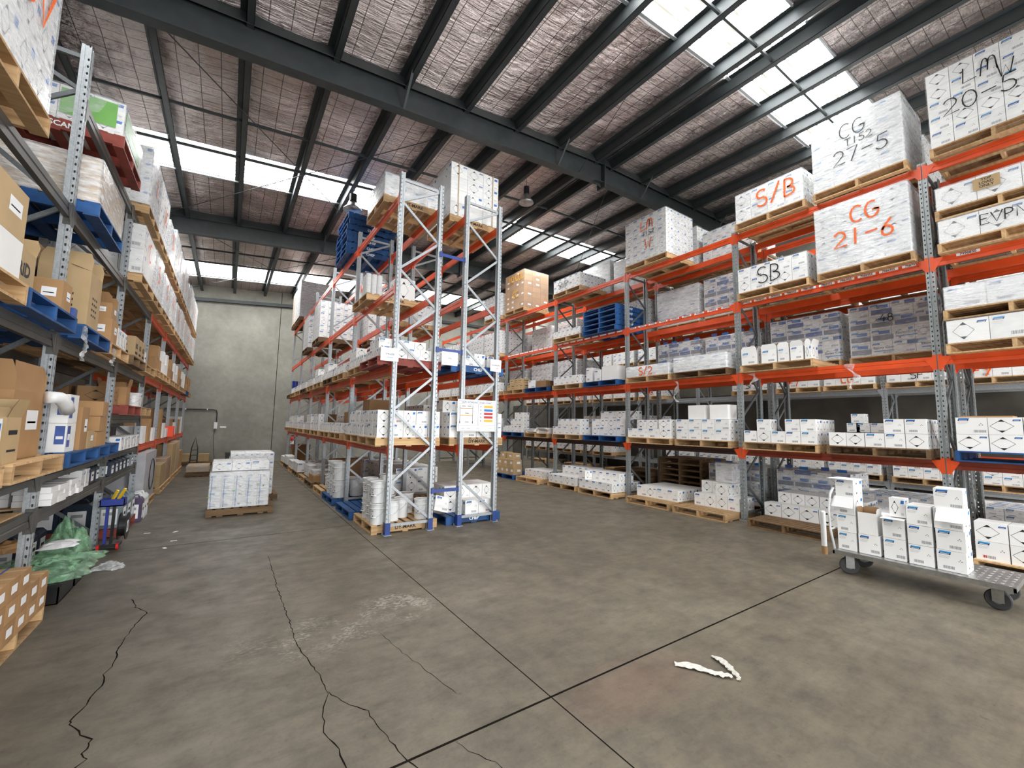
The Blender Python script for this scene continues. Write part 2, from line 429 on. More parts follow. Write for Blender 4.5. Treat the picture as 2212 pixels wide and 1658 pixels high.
CR = [[(-.69, 5.92), (-.62, 5.7), (-.62, 5.64), (-.5, 5.42), (-.54, 5.29), (-.57, 5.08), (-.6, 4.79), (-.59, 4.56), (-.59, 4.41), (-.61, 4.31), (-.59, 4.14), (-.62, 4.02), (-.62, 3.93), (-.67, 3.77), (-.66, 3.74), (-.58, 3.59), (-.52, 3.51), (-.52, 3.45), (-.54, 3.39), (-.51, 3.32), (-.54, 3.28), (-.5, 2.9), (-.54, 2.37)],
      [(.6, 6.81), (.59, 5.46), (.61, 4.54), (.61, 4.05), (.69, 3.47), (.70, 3.22), (.64, 3.04), (.61, 2.85), (.645, 2.72), (.66, 2.55), (.69, 2.38)],
      [(.70, 3.25), (.78, 3.05), (.88, 2.9), (.90, 2.7), (.95, 2.38), (.99, 2.3), (.96, 2.1), (.97, 1.9), (1.0, 1.7)],
      [(1.25, 3.9), (1.30, 3.5), (1.36, 3.2), (1.40, 2.95), (1.44, 2.75)], [(1.24, 2.37), (1.27, 2.25), (1.36, 2.1), (1.38, 1.98), (1.46, 1.86), (1.47, 1.7)]]
for i, c in enumerate(CR):
    mb = MB(); ribbon(mb, c, (.008, .007, .006, .004, .004)[i], 0.0009, 'joint_fill', 0.008, 4); link('crack', mb.mesh('crack'), floor)
# walls
mb = MB(); mb.box(XL-.2, XR+.2, YB, YB+.2, 0, 8.9, 'concrete_wall')
wb = struct('wall_back', mb)
mb = MB()
for x in (1.78, 9.4): mb.box(x-.012, x+.012, YB-.003, YB+.01, 0, 8.0, 'joint_fill')
link('joint', mb.mesh('joint'), wb)
mb = MB(); mb.box(XL-.2, XL, YF, YB, 0, 3.3, 'concrete_wall')
for y in (1.2, 8.6, 15.2): mb.box(XL-.19, XL+.005, y-.012, y+.012, 0, 3.3, 'joint_fill')
n_ = int((YB-YF)/0.19)
vs = []; fs = []
for i in range(n_*4+1):
    y = YF+i*.19/4; x = XL-.02+.018*math.cos(2*math.pi*i/4)
    vs += [(x, y, 3.3), (x, y, 8.6)]
mb.add(vs, [(2*i, 2*i+1, 2*i+3, 2*i+2) for i in range(n_*4)], 'cladding')
struct('wall_left', mb)
mb = MB(); mb.box(XR, XR+.2, YF, YB, 0, 3.1, 'wall_dark'); mb.box(XR, XR+.2, YF, YB, 3.1, 8.9, 'concrete_wall'); struct('wall_right', mb)  # lower part: dark paint, with the shade behind the racks put into the colour
mb = MB()
for a, b in ((XL, -1.6), (4.0, 6.2), (11.8, XR)): mb.box(a, b, YF-.2, YF, 0, 5.1, 'concrete_wall')
mb.box(XL, XR, YF-.2, YF, 5.1, 8.9, 'concrete_wall'); struct('wall_front', mb)
# steel girts on the cladding, dark angle at the head of the back wall
for z in (3.4, 5.0, 6.4):
    mb = MB(); mb.box(XL, XL+.16, YF, YB, z, z+.06, 'steel_paint'); struct('trim_girt', mb)
mb = MB()
for a, b in ((XL, XRIDGE), (XRIDGE, XR)): mb.bar((a, YB-.08, rz_(a)+.05), (b, YB-.08, rz_(b)+.05), .16, .14, 'steel_paint')
struct('trim_head', mb)
# roof foil, in strips between the skylight bands
BANDS = [(-5.2, -3.8), (2.50, 3.90), (10.80, 12.28), (19.25, 21.2)]
PURL = [-2.55, -1.36, -.17, 1.02, 2.21, 3.40, 4.59, 5.78, 6.93, 7.47, 8.62, 9.80, 10.98, 12.16, 13.34, 14.52]
edges = [YF]+[e for b in BANDS for e in b]+[YB]
def foil_strip(y0, y1, x0, x1):
    nx = max(2, int((x1-x0)/.15)); ny = max(2, int((y1-y0)/.3)); vs = []
    for i in range(nx+1):
        x = x0+(x1-x0)*i/nx
        k = max([p for p in PURL if p <= x] or [x0]); k2 = min([p for p in PURL if p > x] or [x1])
        u = (x-k)/max(.01, k2-k)
        for j in range(ny+1):
            sag = .035*math.sin(math.pi*u)+.02*(1-abs(2*u-1))*math.sin(j*2.1+k*3)+R.uniform(-.006, .006)
            vs.append((x, y0+(y1-y0)*j/ny, rz_(x)+FO-sag))
    fs = [(i*(ny+1)+j, i*(ny+1)+j+1, (i+1)*(ny+1)+j+1, (i+1)*(ny+1)+j) for i in range(nx) for j in range(ny)]
    mb = MB(); mb.add(vs, fs, 'foil'); struct('ceiling', mb, True)
for i in range(0, len(edges), 2):
    foil_strip(edges[i], edges[i+1], XL, XRIDGE-.15); foil_strip(edges[i], edges[i+1], XRIDGE+.15, XR)
paint('roof_outer', (0.3, 0.3, 0.3), 0.6)
mb = MB()
for a, b in ((XL-.2, XRIDGE), (XRIDGE, XR+.2)):
    for i in range(0, len(edges), 2): mb.bar((a, (edges[i]+edges[i+1])/2, rz_(a)+FO+.12), (b, (edges[i]+edges[i+1])/2, rz_(b)+FO+.12), edges[i+1]-edges[i], .04, 'roof_outer')
struct('roof', mb)
# skylight sheets
wn = 0
for y0, y1 in BANDS:
    for x0, x1 in ((XL, XRIDGE-.16), (XRIDGE+.16, XR)):
        wn += 1; mb = MB(); k = int((y1-y0)/.19*4); vs = []
        for j in range(k+1):
            y = y0+(y1-y0)*j/k; dz = .014*math.cos(2*math.pi*(y-y0)/.19)
            vs += [(x0, y, rz_(x0)+FO+.05+dz), (x1, y, rz_(x1)+FO+.05+dz)]
        mb.add(vs, [(2*j, 2*j+1, 2*j+3, 2*j+2) for j in range(k)], 'skylight')
        struct('window_%d' % wn, mb)
        mb = MB(); mb.bar((x0, y1-.06, rz_(x0)+FO-.03), (x1, y1-.06, rz_(x1)+FO-.03), .05, .04, 'galv')
        mb.bar((x0, y0+.02, rz_(x0)+FO-.01), (x1, y0+.02, rz_(x1)+FO-.01), .03, .03, 'galv')
        struct('window_frame', mb)
mb = MB(); mb.box(XRIDGE-.2, XRIDGE+.2, YF, YB, rz_(XRIDGE)+FO+.06, rz_(XRIDGE)+FO+.1, 'steel_paint'); struct('roof_ridge', mb)
# purlins (C sections), bridging, rafters
for p in PURL:
    z = rz_(p)+.46; mb = MB()
    mb.box(p-.004, p+.004, YF, YB, z, z+.235, 'steel_paint')
    mb.box(p-.004, p+.100, YF, YB, z, z+.005, 'steel_paint'); mb.box(p-.09, p+.004, YF, YB, z+.23, z+.235, 'steel_paint')
    mb.box(p+.095, p+.100, YF, YB, z, z+.022, 'steel_paint')
    struct('roof_purlin', mb)
for y in (-2.9, 3.1, 9.35, 10.72, 17.2, 18.6):
    mb = MB()
    for a, b in zip(PURL, PURL[1:]): mb.bar((a, y, rz_(a)+.52), (b, y, rz_(b)+.52), .035, .05, 'steel_paint')
    struct('roof_bridging', mb)
for yr in (-.8, 6.9, 14.55):
    mb = MB()
    for a, b in ((XL, XRIDGE), (XRIDGE, XR)):
        za, zb = rz_(a), rz_(b)
        for h0, h1, w in ((0, .014, .2), (.014, .446, .012), (.446, .46, .2)):
            vs = [(x, y, z) for x, z in ((a, za), (b, zb)) for y, zz in ((yr-w/2, 0), (yr+w/2, 0)) for z in (z+h0, z+h1)]
            mb.add(vs, [(0, 1, 3, 2), (4, 6, 7, 5), (0, 4, 5, 1), (2, 3, 7, 6), (0, 2, 6, 4), (1, 5, 7, 3)], 'steel_paint')
    zr = rz_(XRIDGE)
    mb.box(XRIDGE-.02, XRIDGE+.02, yr-.13, yr+.13, zr-.12, zr+.47, 'steel_paint')
    mb.add([(XRIDGE-.02, yr, zr-.1), (XRIDGE-.3, yr, zr-.02), (XRIDGE-.02, yr, zr+.1)], [(0, 1, 2)], 'steel_paint')
    for p in PURL[4::3]:
        mb.bar((p, yr+.03, rz_(p)+.03), (p, yr+.45, rz_(p)+.5), .04, .012, 'steel_paint')
        mb.bar((p, yr-.03, rz_(p)+.03), (p, yr-.45, rz_(p)+.5), .04, .012, 'steel_paint')
    mb.box(XL, XL+.22, yr-.1, yr+.1, 0, rz_(XL)+.1, 'steel_paint')
    mb.box(XR-.22, XR, yr-.1, yr+.1, 0, rz_(XR)+.1, 'steel_paint')
    struct('roof_rafter', mb)
for (a, b) in (((-1.5, 7.0), (3.9, 14.5)), ((3.9, 7.0), (-1.9, 14.5)), ((-1.5, 14.6), (3.9, 22.4)), ((3.9, 14.6), (-1.9, 22.4)), ((7.6, 6.9), (13.0, 14.5))):
    mb = MB(); mb.tube([(a[0], a[1], rz_(a[0])+.42), (b[0], b[1], rz_(b[0])+.42)], .009, 'steel_paint', 6); struct('roof_brace_rod', mb)
mb = MB(); mb.tube([(6.45, 6.9, rz_(6.45)+.1), (5.9, 4.9, rz_(5.9)+.55)], .006, 'steel_paint', 6)
tag(link('hanging_cable', mb.mesh('c')), 'thin black cable slung from the roof rafter to a purlin', 'cable')
# conduit, power point, hanging lead and sprinkler on the back wall
mb = MB(); mb.tube([(-2.2, YB-.03, 2.3), (-.55, YB-.03, 2.3), (-.42, YB-.03, 2.27), (-.39, YB-.03, 2.15), (-.39, YB-.03, 1.75)], .022, 'wall_pipe')
for x in (-1.5, -.75): mb.box(x-.02, x+.02, YB-.06, YB-.002, 2.27, 2.33, 'plastic_white')
tag(link('conduit', mb.mesh('c')), 'dark pipe conduit running along the grey back wall, turning down', 'pipe')
t = thing('power_outlet', 'white and grey switched power outlet on the concrete back wall', 'outlet', (-.41, YB, 1.6))
mb = MB(); mb.box(-.06, .06, -.07, 0, -.13, .15, 'plastic_white'); link('housing', mb.mesh('h'), t)
mb = MB(); mb.lathe([(.03, -.12), (.03, -.05)], 'ink_black', 12, M=Matrix.Rotation(math.radians(90), 4, 'X') @ Matrix.Translation((0, -.05, 0))); link('socket', mb.mesh('s'), t)
mb = MB(); mb.tube([(-.42, YB-.08, 1.48), (-.45, YB-.12, 1.1), (-.42, YB-.15, .7), (-.38, YB-.2, .35), (-.32, YB-.25, .02)], .008, 'ink_black', 6)
tag(link('hanging_lead', mb.mesh('c')), 'thin black power lead hanging from the wall outlet to the floor', 'cord')
mb = MB(); mb.box(-.25, -.02, YB-.004, YB, 1.5, 1.58, 'paper'); tag(link('wall_sticker', mb.mesh('s')), 'small white sticker on the back wall beside the outlet', 'sticker')
# ---------------------------------------------------------------- cartons
def faces_of(w, d, h):
    """(name, map(u, v) -> point, face width) of the four printed sides of a carton centred on x, y with its base at z 0"""
    e = .0009
    return [('front', lambda u, v: (u, -d/2-e, v), (1, 0, 0), w), ('right', lambda u, v: (w/2+e, u, v), (0, 1, 0), d),
            ('back', lambda u, v: (-u, d/2+e, v), (-1, 0, 0), w), ('left', lambda u, v: (-w/2-e, -u, v), (0, -1, 0), d)]
def rect(mb, P, u0, u1, v0, v1, mat, sl=0.0): mb.poly([P(u0, v0), P(u1, v0), P(u1+sl, v1), P(u0+sl, v1)], mat)
def print_logo(mb, P, U, u, v, w, fine, blue='ink_blue'):
    h = w*.36; s = w*.10
    rect(mb, P, u, u+w, v, v+h*.5, 'ink_navy', s*.5)
    rect(mb, P, u+s*.5, u+w+s*.5, v+h*.5, v+h, blue, s*.5)
    if fine:
        q = Vector(P(u+w*.53, v+h*.27)); nrm = Vector(U).cross(Vector((0, 0, 1)))
        mb.text('DY-MARK', q+nrm*.0006, U, (0, 0, 1), w*.20, 'ink_white', .02)
    else: rect(mb, lambda a, b_: tuple(Vector(P(a, b_))+Vector(U).cross(Vector((0, 0, 1)))*.0006), u+w*.15, u+w*.9, v+h*.16, v+h*.34, 'ink_white')
def print_diamond(mb, P, cu, cv, a, b_):
    t = .0028
    for su in (-1, 1):
        for sv in (-1, 1):
            mb.poly([P(cu+su*a, cv), P(cu+su*(a-t*2), cv), P(cu, cv+sv*(b_-t*2)), P(cu, cv+sv*b_)][::1 if su*sv > 0 else -1], 'ink_black')
    k = .34
    for sv in (-1, 1): mb.poly([P(cu-k*a, cv+sv*(1-k)*b_), P(cu+k*a, cv+sv*(1-k)*b_), P(cu, cv+sv*b_)][::sv], 'ink_black')
def print_a(mb, P, U, w, h, fine, rr, red=False):
    lw = min(.105, w*.40); rect0 = -w/2+w*.07
    print_logo(mb, P, U, rect0, h*.80, lw, fine, rr.choice(['ink_blue', 'ink_blue', 'ink_sky']))
    for k in range(3): rect(mb, P, rect0, rect0+lw*(1.0-.1*k), h*(.72-.05*k), h*(.72-.05*k)+.0022, 'ink_grey')
    c = w*.30; s = min(.016, w*.05)
    for du, dv in ((0, s), (-s, -.2*s), (s*.9, -.2*s)): mb.poly([P(c+du-s*.5, h*.55+dv), P(c+du+s*.5, h*.55+dv), P(c+du, h*.55+dv+s*.8)], 'ink_black')
    b0 = rr.choice([-.30, -.05, .06])*w; q = random.Random(3)
    x = b0
    for k in range(9):
        wd_ = q.choice([.0035, .006, .009])*w/.24; rect(mb, P, x, x+wd_, h*.12, h*.26, 'ink_red' if red and k < 3 else 'ink_grey'); x += wd_+.0035*w/.24
def carton_mesh(w, d, h, style='A', fine=False, body='card_white', v=0):
    def mk():
        rr = random.Random(v*7+int(w*100)); mb = MB()
        b = .004
        mb.box(-w/2, w/2, -d/2, d/2, 0.0005, h, body)
        F4 = faces_of(w, d, h)
        if style == 'P' or (body == 'card_white' and style not in 'ADE'): pass
        elif body == 'card_white':
            order = {'A': 'AEAE', 'D': 'DEAE', 'E': 'EAEA'}[style]
            for (nm, P, U, fw), st in zip(F4, order):
                if st == 'A' and fw < .15: st = 'E'
                if st == 'A': print_a(mb, P, U, fw, h, fine, rr, v % 5 == 4)
                elif st == 'D':
                    print_diamond(mb, P, -fw*.10 if fw > .28 else 0, h*.5, min(.11, fw*.36), h*.38)
                    if fw > .28: print_logo(mb, P, U, fw*.22, h*.78, fw*.22, fine)
                else:
                    print_diamond(mb, P, -fw*.14, h*.5, min(.10, fw*.22), h*.36)
                    rect(mb, P, fw*.22, fw*.42, h*.72, h*.90, 'ink_blue', .006)
                    for k in range(5): rect(mb, P, fw*(.24+.035*k), fw*(.255+.035*k), h*.12, h*.24, 'ink_grey')
            rect(mb, lambda a, c: (a, c, h+.0009), -w/2+.005, w/2-.005, -.002, .002, 'ink_grey')
        else:
            for nm, P, U, fw in F4:
                if style == 'L': rect(mb, P, -fw*.05, fw*.34, h*.42, h*.72, 'paper'); rect(mb, P, fw*.0, fw*.28, h*.52, h*.55, 'ink_grey')
                if style == 'H': print_diamond(mb, P, 0, h*.5, fw*.3, h*.3)
                if style == 'R':
                    q = Vector(P(0, h*.55)); mb.text('RiD', q, U, (0, 0, 1), fw*.36, 'ink_black', .04); rect(mb, P, -fw*.32, fw*.32, h*.16, h*.28, 'ink_black')
                if style == 'T':
                    for k in range(4):
                        for j in range(3): rect(mb, P, fw*(-.22+.16*j), fw*(-.12+.16*j), h*(.55-.1*k), h*(.59-.1*k), 'ink_black')
                if style == 'K':
                    rect(mb, P, -fw*.3, fw*.3, h*.62, h*.72, 'ink_black'); rect(mb, P, -fw*.3, fw*.3, h*.25, h*.3, 'ink_black')
                rect(mb, P, -.0012, .0012, 0, h, 'card_dark') if style == 'S' else None
            rect(mb, lambda a, c: (a, c, h+.0009), -w/2+.003, w/2-.003, -.02, .02, 'card_tan' if body != 'card_tan' else 'card_brown')
        return mb.mesh('carton')
    return cached(('carton', round(w, 3), round(d, 3), round(h, 3), style, fine, body, v), mk)
PEND = []   # (distance, location, rz, mesh args, label, group)
def carton(loc, rz, w, d, h, style, label, group, v=0):
    dist = (Vector(loc)-CAMPOS).length
    PEND.append((dist/math.sqrt(w*h), loc, rz, (w, d, h, style, dist < 4.8, 'card_white', v), label, group))
ORD = ['first', 'second', 'third', 'fourth', 'fifth', 'sixth', 'seventh', 'eighth', 'ninth', 'tenth']
TIER = ['bottom-tier', 'second-tier', 'third-tier', 'fourth-tier']
ROW = ['front-row', 'second-row', 'third-row', 'fourth-row', 'fifth-row']
RZW = -math.pi/2
def cartons(x0, y0, z, nx, ny, cx, cy, face, P, tiers, h=.235, mix='AAD', jit=.003, label='white'):
    """white printed cartons laid out in a grid of cells cx by cy; tiers = list of predicates (i, j) -> keep.
    face 'W': fronts look down the aisle to -x and columns count from the far end; 'S': fronts look to -y."""
    q = random.Random(int(x0*100+y0*1000+z*10))
    for k, keep in enumerate(tiers):
        for i in range(nx):
            for j in range(ny):
                if not keep(i, j): continue
                x = x0+(i+.5)*cx+q.uniform(-jit, jit); y = y0+(j+.5)*cy+q.uniform(-jit, jit)
                flip = q.random() < .25
                if face == 'W': w, d, rz, row, o = cy-.008, cx-.008, RZW, i, ny-1-j
                else: w, d, rz, row, o = cx-.008, cy-.008, 0, j, i
                st = q.choice(mix); 
                carton((x, y, z+k*(h+.002)), rz+(math.pi if flip and mix != 'D' else 0), w, d, h, st,
                       f'{label} {ROW[row]} {TIER[k]} carton, {ORD[o]} from left, {P}', 'white cartons on pallets', q.randrange(6))
ALL = lambda i, j: True
def flush_cartons(limit=300):
    PEND.sort(key=lambda p: p[0])
    for n, (dd, loc, rz, a, lab, grp) in enumerate(PEND[:limit]):
        tag(link('carton', carton_mesh(*a[:5], body=a[5], v=a[6]), None, loc, rz), lab, 'box', grp)
    rest = PEND[limit:]
    if rest:
        mb = MB()
        for dd, loc, rz, a, lab, grp in rest:
            me = carton_mesh(*a[:4], False, a[5], a[6]); M = Matrix.Translation(loc) @ Matrix.Rotation(rz, 4, 'Z')
            o = len(mb.v); mb.v += [tuple(M @ v.co) for v in me.vertices]
            mm = [mb.mi(x.name) for x in me.materials]
            for p in me.polygons: mb.f.append(tuple(i+o for i in p.vertices)); mb.m.append(mm[p.material_index])
        tag(link('distant_cartons', mb.mesh('distant')), 'white printed cartons stacked deep inside the racks, behind and beyond the front ones', 'boxes', 'white cartons on pallets', 'stuff')

# ---------------------------------------------------------------- pallets (bearers run along x)
def pallet_parts(py, mat, px=1.17, h=.15):
    def mk():
        d = MB(); n = 7; bw = .098 if mat != 'blue_timber' else .12
        for k in range(n):
            c = -py/2+bw/2+(py-bw)*k/(n-1) if False else None
        nx = 8
        for k in range(nx):
            c = -px/2+bw/2+(px-bw)*k/(nx-1); d.box(c-bw/2, c+bw/2, -py/2, py/2, h-.019, h, mat)
        b = MB(); b.box(-px/2, px/2, -.021, .021, .019, h-.0195, mat)
        u = MB()
        for k in (0, 1, 3, 5, 6):
            c = -px/2+bw/2+(px-bw)*k/6; u.box(c-bw/2, c+bw/2, -py/2, py/2, 0, .0185, mat)
        return d.mesh('deck'), b.mesh('bearer'), u.mesh('base_boards')
    return cached(('pallet', round(py, 2), mat, round(px, 2)), mk)
def pallet(x0, y0, z, py, mat, label, text=None, textside='S', px=1.17, group='timber pallets', name='pallet'):
    d, b, u = pallet_parts(py, mat, px)
    t = thing(name, label, 'pallet', (x0+px/2, y0+py/2, z+.001), 0, group)
    link('deck', d, t); link('base_boards', u, t)
    for s in (-py/2+.021, 0, py/2-.021): link('bearer', b, t, (0, s, 0))
    if text:
        mb = MB(); c = {'wood_light': 'ink_black', 'wood_dark': 'ink_black', 'blue_timber': 'ink_white', 'red_timber': 'ink_white'}[mat]
        mb.text(text, (0, -py/2-.0015, .078), (1, 0, 0), (0, 0, 1), .085, c, .03)
        link('lettering', mb.mesh('lettering'), t)
    return t

# ---------------------------------------------------------------- hand lettering made of strokes
def arc(cx, cy, rx, ry, a0, a1, n=9): return [(cx+rx*math.cos(math.radians(a0+(a1-a0)*i/n)), cy+ry*math.sin(math.radians(a0+(a1-a0)*i/n))) for i in range(n+1)]
GL = {'C': [arc(.55, .5, .45, .5, 50, 310)], 'G': [arc(.5, .5, .45, .5, 60, 330)+[(.9, .45), (.5, .45)], [(.62, .5), (1.0, .42)]],
      'S': [arc(.5, .74, .38, .26, 40, 250, 7)+arc(.5, .25, .40, .26, 80, -150, 8)], '/': [[(.15, -.05), (.8, 1.1)]],
      'B': [[(.1, 0), (.14, 1)], [(.1, 1)]+arc(.3, .75, .42, .25, 90, -90, 6)+arc(.3, .26, .52, .26, 90, -90, 6)+[(.05, 0)]],
      'L': [[(.12, 1), (.05, .05), (.85, .12)]], 'M': [[(0, 0), (.12, .75)]+arc(.3, .75, .16, .25, 180, 0, 5)+[(.42, .2)]+arc(.68, .72, .2, .28, 180, 0, 5)+[(.95, .05)]],
      'W': [[(0, 1), (.22, 0), (.5, .65), (.72, 0), (1, 1)]], '2': [arc(.45, .72, .38, .28, 165, -30, 6)+[(.02, .02), (.95, .08)]],
      '0': [arc(.5, .5, .40, .5, 80, 440, 12)], '-': [[(.1, .5), (.9, .55)]], '5': [[(.9, 1), (.25, .95), (.18, .58)]+arc(.42, .30, .42, .30, 110, -150, 8)],
      '7': [[(.05, .92), (.85, .98), (.35, 0)]], '1': [[(.5, 1), (.46, 0)]], '6': [[(.75, 1), (.25, .55)]+arc(.46, .28, .34, .28, 160, 520, 10)],
      'P': [[(.1, 0), (.14, 1)], [(.1, 1)]+arc(.35, .74, .45, .26, 90, -90, 6)+[(.12, .46)]], 'I': [[(.5, 0), (.5, 1)]], 'D': [[(.1, 0), (.1, 1)], [(0, 1)]+arc(.3, .5, .6, .5, 90, -90, 8)+[(0, 0)]],
      'E': [[(.85, .95), (.12, 1), (.08, 0), (.85, .03)], [(.1, .52), (.7, .55)]], 'V': [[(0, 1), (.45, 0), (1, 1)]], 'N': [[(.05, 0), (.1, 1), (.85, 0), (.92, 1)]],
      'T': [[(0, 1), (1, .96)], [(.5, 1), (.46, 0)]], 'F': [[(.9, .98), (.1, 1), (.05, 0)], [(.1, .5), (.75, .55)]], 'Y': [[(0, 1), (.5, .5)], [(1, 1), (.3, -.1)]], 'X': [[(0, 0), (1, 1)], [(.05, .95), (.9, 0)]],
      '8': [arc(.5, .75, .3, .24, 270, 630, 8)+arc(.5, .26, .38, .26, 90, -270, 9)], '4': [[(.6, 1), (.05, .35), (.95, .38)], [(.68, .65), (.6, 0)]], ' ': [], 'K': [[(.1, 0), (.1, 1)], [(.9, 1), (.12, .45), (.95, 0)]]}
def hand(mb, s, P, U, V, size, mat, w=.02, wr=.72, gap=1.05):
    """a hand-drawn word: ribbons with a little thickness, on the plane through P (left end of the baseline) spanned by U, V"""
    U, V, P = Vector(U), Vector(V), Vector(P); nrm = U.cross(V)
    x = 0
    for ch in s:
        for st in GL.get(ch, []):
            pts = [P+U*((x+a*wr)*size)+V*(b*size)+nrm*.004 for a, b in st]
            vs = []
            for i, p in enumerate(pts):
                d = (pts[min(i+1, len(pts)-1)]-pts[max(i-1, 0)]).normalized(); n = nrm.cross(d)*w/2
                vs += [p+n, p-n]
            mb.add(vs, [(2*i+1, 2*i, 2*i+2, 2*i+3) for i in range(len(pts)-1)], mat)
        x += wr*gap if ch != ' ' else .4

# ---------------------------------------------------------------- wrapped pallet loads
def film_shell(w, d, h, mat, seed=0, top=True):
    """a film sleeve with rounded corners, slightly pulled in and out along its height"""
    q = random.Random(seed); mb = MB(); prof = []
    rc = .025; m = []
    for cx_, cy_, a0 in ((w/2-rc, d/2-rc, 0), (-w/2+rc, d/2-rc, 90), (-w/2+rc, -d/2+rc, 180), (w/2-rc, -d/2+rc, 270)):
        for k in range(3): a = math.radians(a0+45*k); m.append((cx_+rc*math.cos(a), cy_+rc*math.sin(a)))
        # mid-side points so that the sleeve can bow
        nx = {0: (0, d/2), 90: (-w/2, 0), 180: (0, -d/2), 270: (w/2, 0)}[a0]; m.append(nx)
    nz = max(2, int(h/.16)); vs = []; n = len(m)
    for z in range(nz+1):
        for (x, y) in m:
            o = q.uniform(.001, .009); L = math.hypot(x, y)
            vs.append((x+x/L*o, y+y/L*o, h*z/nz+(q.uniform(-.01, .01) if 0 < z < nz else (.003 if z == 0 else .006))))
    fs = [(z*n+k, z*n+(k+1) % n, (z+1)*n+(k+1) % n, (z+1)*n+k) for z in range(nz) for k in range(n)]
    if top: fs.append(tuple(range(nz*n, nz*n+n)))
    mb.add(vs, fs, mat); return mb.mesh('film', True)
def block_mesh(w, d, h, cw, cd, ch, style, body, fine=False):
    """a block of cartons as one mesh: printed boxes with their joints showing"""
    def mk():
        mb = MB(); nx = max(1, round(w/cw)); ny = max(1, round(d/cd)); nz = max(1, round(h/ch)); q = random.Random(int(w*1000+h*77))
        for i in range(nx):
            for j in range(ny):
                for k in range(nz):
                    if 0 < i < nx-1 and 0 < j < ny-1 and k < nz-1: continue
                    me = carton_mesh(w/nx-.006, d/ny-.006, h/nz-.003, q.choice(style), fine, body, q.randrange(4)); rz = q.choice([0, math.pi])
                    M = Matrix.Translation((-w/2+(i+.5)*w/nx, -d/2+(j+.5)*d/ny, k*h/nz)) @ Matrix.Rotation(rz, 4, 'Z')
                    o = len(mb.v); mb.v += [tuple(M @ v.co) for v in me.vertices]; mm = [mb.mi(x.name) for x in me.materials]
                    for p in me.polygons: mb.f.append(tuple(a+o for a in p.vertices)); mb.m.append(mm[p.material_index])
        return mb.mesh('block')
    return cached(('block', round(w, 2), round(d, 2), round(h, 2), cw, cd, ch, style, body, fine), mk)
def load(x0, y0, z, wx, wy, h, label, cw=.245, cd=.29, ch=.24, style='AAD', body='card_white', face='W', fm='film', writing=(), split=True, group='film-wrapped pallet loads', fine=False, extra=None):
    """a wrapped load standing on a pallet: cartons (front face and near side as parts, the rest behind them), film, hand lettering"""
    t = thing('wrapped_load', label, 'wrapped cartons', (x0+wx/2, y0+wy/2, z+.002), 0, group)
    W, D = (wy, wx) if face == 'W' else (wx, wy); rz = RZW if face == 'W' else 0
    if split:
        n = max(1, round(W/cw)); m = max(1, round(D/cd)); k = max(1, round(h/ch)); q = random.Random(int(x0*10+y0*100+z))
        c_, e_, t_ = W/n, D/m, h/k
        Mr = Matrix.Rotation(rz, 3, 'Z')
        sides = [n-1] if face == 'W' else [0]
        for kk in range(k):
            for i in range(n):
                for j in range(m):
                    if j == 0 or i in sides or (kk == k-1 and z+h < 2.0):
                        o_ = Mr @ Vector((-W/2+(i+.5)*c_, -D/2+(j+.5)*e_, kk*t_))
                        link('carton', carton_mesh(c_-.006, e_-.006, t_-.003, q.choice(style), fine, body, q.randrange(4)), t, o_, rz+q.choice([0, 0, math.pi]))
        if m > 1 and n > 1:
            # cartons behind the front row, one plain block
            mb = MB(); f0 = -D/2+e_; ks = 1 if z+h < 2.0 else 0
            a0, a1 = (-W/2+.004, W/2-c_-.002) if face == 'W' else (-W/2+c_+.002, W/2-.004)
            hh = h-(t_ if ks else 0)
            if hh > .02:
                mb.box(a0, a1, f0+.003, D/2-.004, 0.002, hh-.004, body)
                link('carton_block', mb.mesh('core'), t, (0, 0, 0), rz)
    else:
        link('carton_block', block_mesh(W-.004, D-.004, h, cw, cd, ch, style, body), t, (0, 0, 0), rz)
    if fm: link('stretch_film', film_shell(W+.012, D+.012, h+.004, fm, int(x0*7+y0*13+z*5)), t, (0, 0, 0), rz)
    U = (0, -1, 0) if face == 'W' else (1, 0, 0)
    for s, fx, fz, size, mat, w in writing:
        mb = MB()
        if face == 'W': P = (-wx/2-.016, wy/2-fx, fz)
        elif face == 'S': P = (-wx/2+fx, -wy/2-.016, fz)
        else: P = (wx/2+.016, -wy/2+fx, fz); U = (0, 1, 0)
        hand(mb, s, P, U, (0, 0, 1), size, mat, w); link('handwriting', mb.mesh('w'), t)
    if extra: extra(t)
    return t

# ---------------------------------------------------------------- pallet racking
def post_mesh(h, mat):
    def mk():
        mb = MB(); w, d, s = .10, .075, .0022
        mb.box(-s/2, s/2, -w/2, -.012, 0, h, mat); mb.box(-s/2, s/2, .012, w/2, 0, h, mat)      # face flanges
        mb.box(0, .012, -.012-s/2, -.012+s/2, 0, h, mat); mb.box(0, .012, .012-s/2, .012+s/2, 0, h, mat)
        mb.box(.012-s/2, .012+s/2, -.012, .012, 0, h, mat)                                       # centre groove
        for sg in (-1, 1):
            mb.box(0, .026, sg*(w/2)-s/2, sg*(w/2)+s/2, 0, h, mat); mb.box(.048, d, sg*(w/2)-s/2, sg*(w/2)+s/2, 0, h, mat); mb.box(.026, .048, sg*(w/2-.009)-s/2, sg*(w/2-.009)+s/2, 0, h, mat)
            for xx in (.026, .048): mb.box(xx-s/2, xx+s/2, min(sg*w/2, sg*(w/2-.009)), max(sg*w/2, sg*(w/2-.009)), 0, h, mat)
            mb.box(d-s/2, d+s/2, min(sg*w/2, sg*(w/2-.02)), max(sg*w/2, sg*(w/2-.02)), 0, h, mat)
        return mb.mesh('post')
    return cached(('post', round(h, 2), mat), mk)
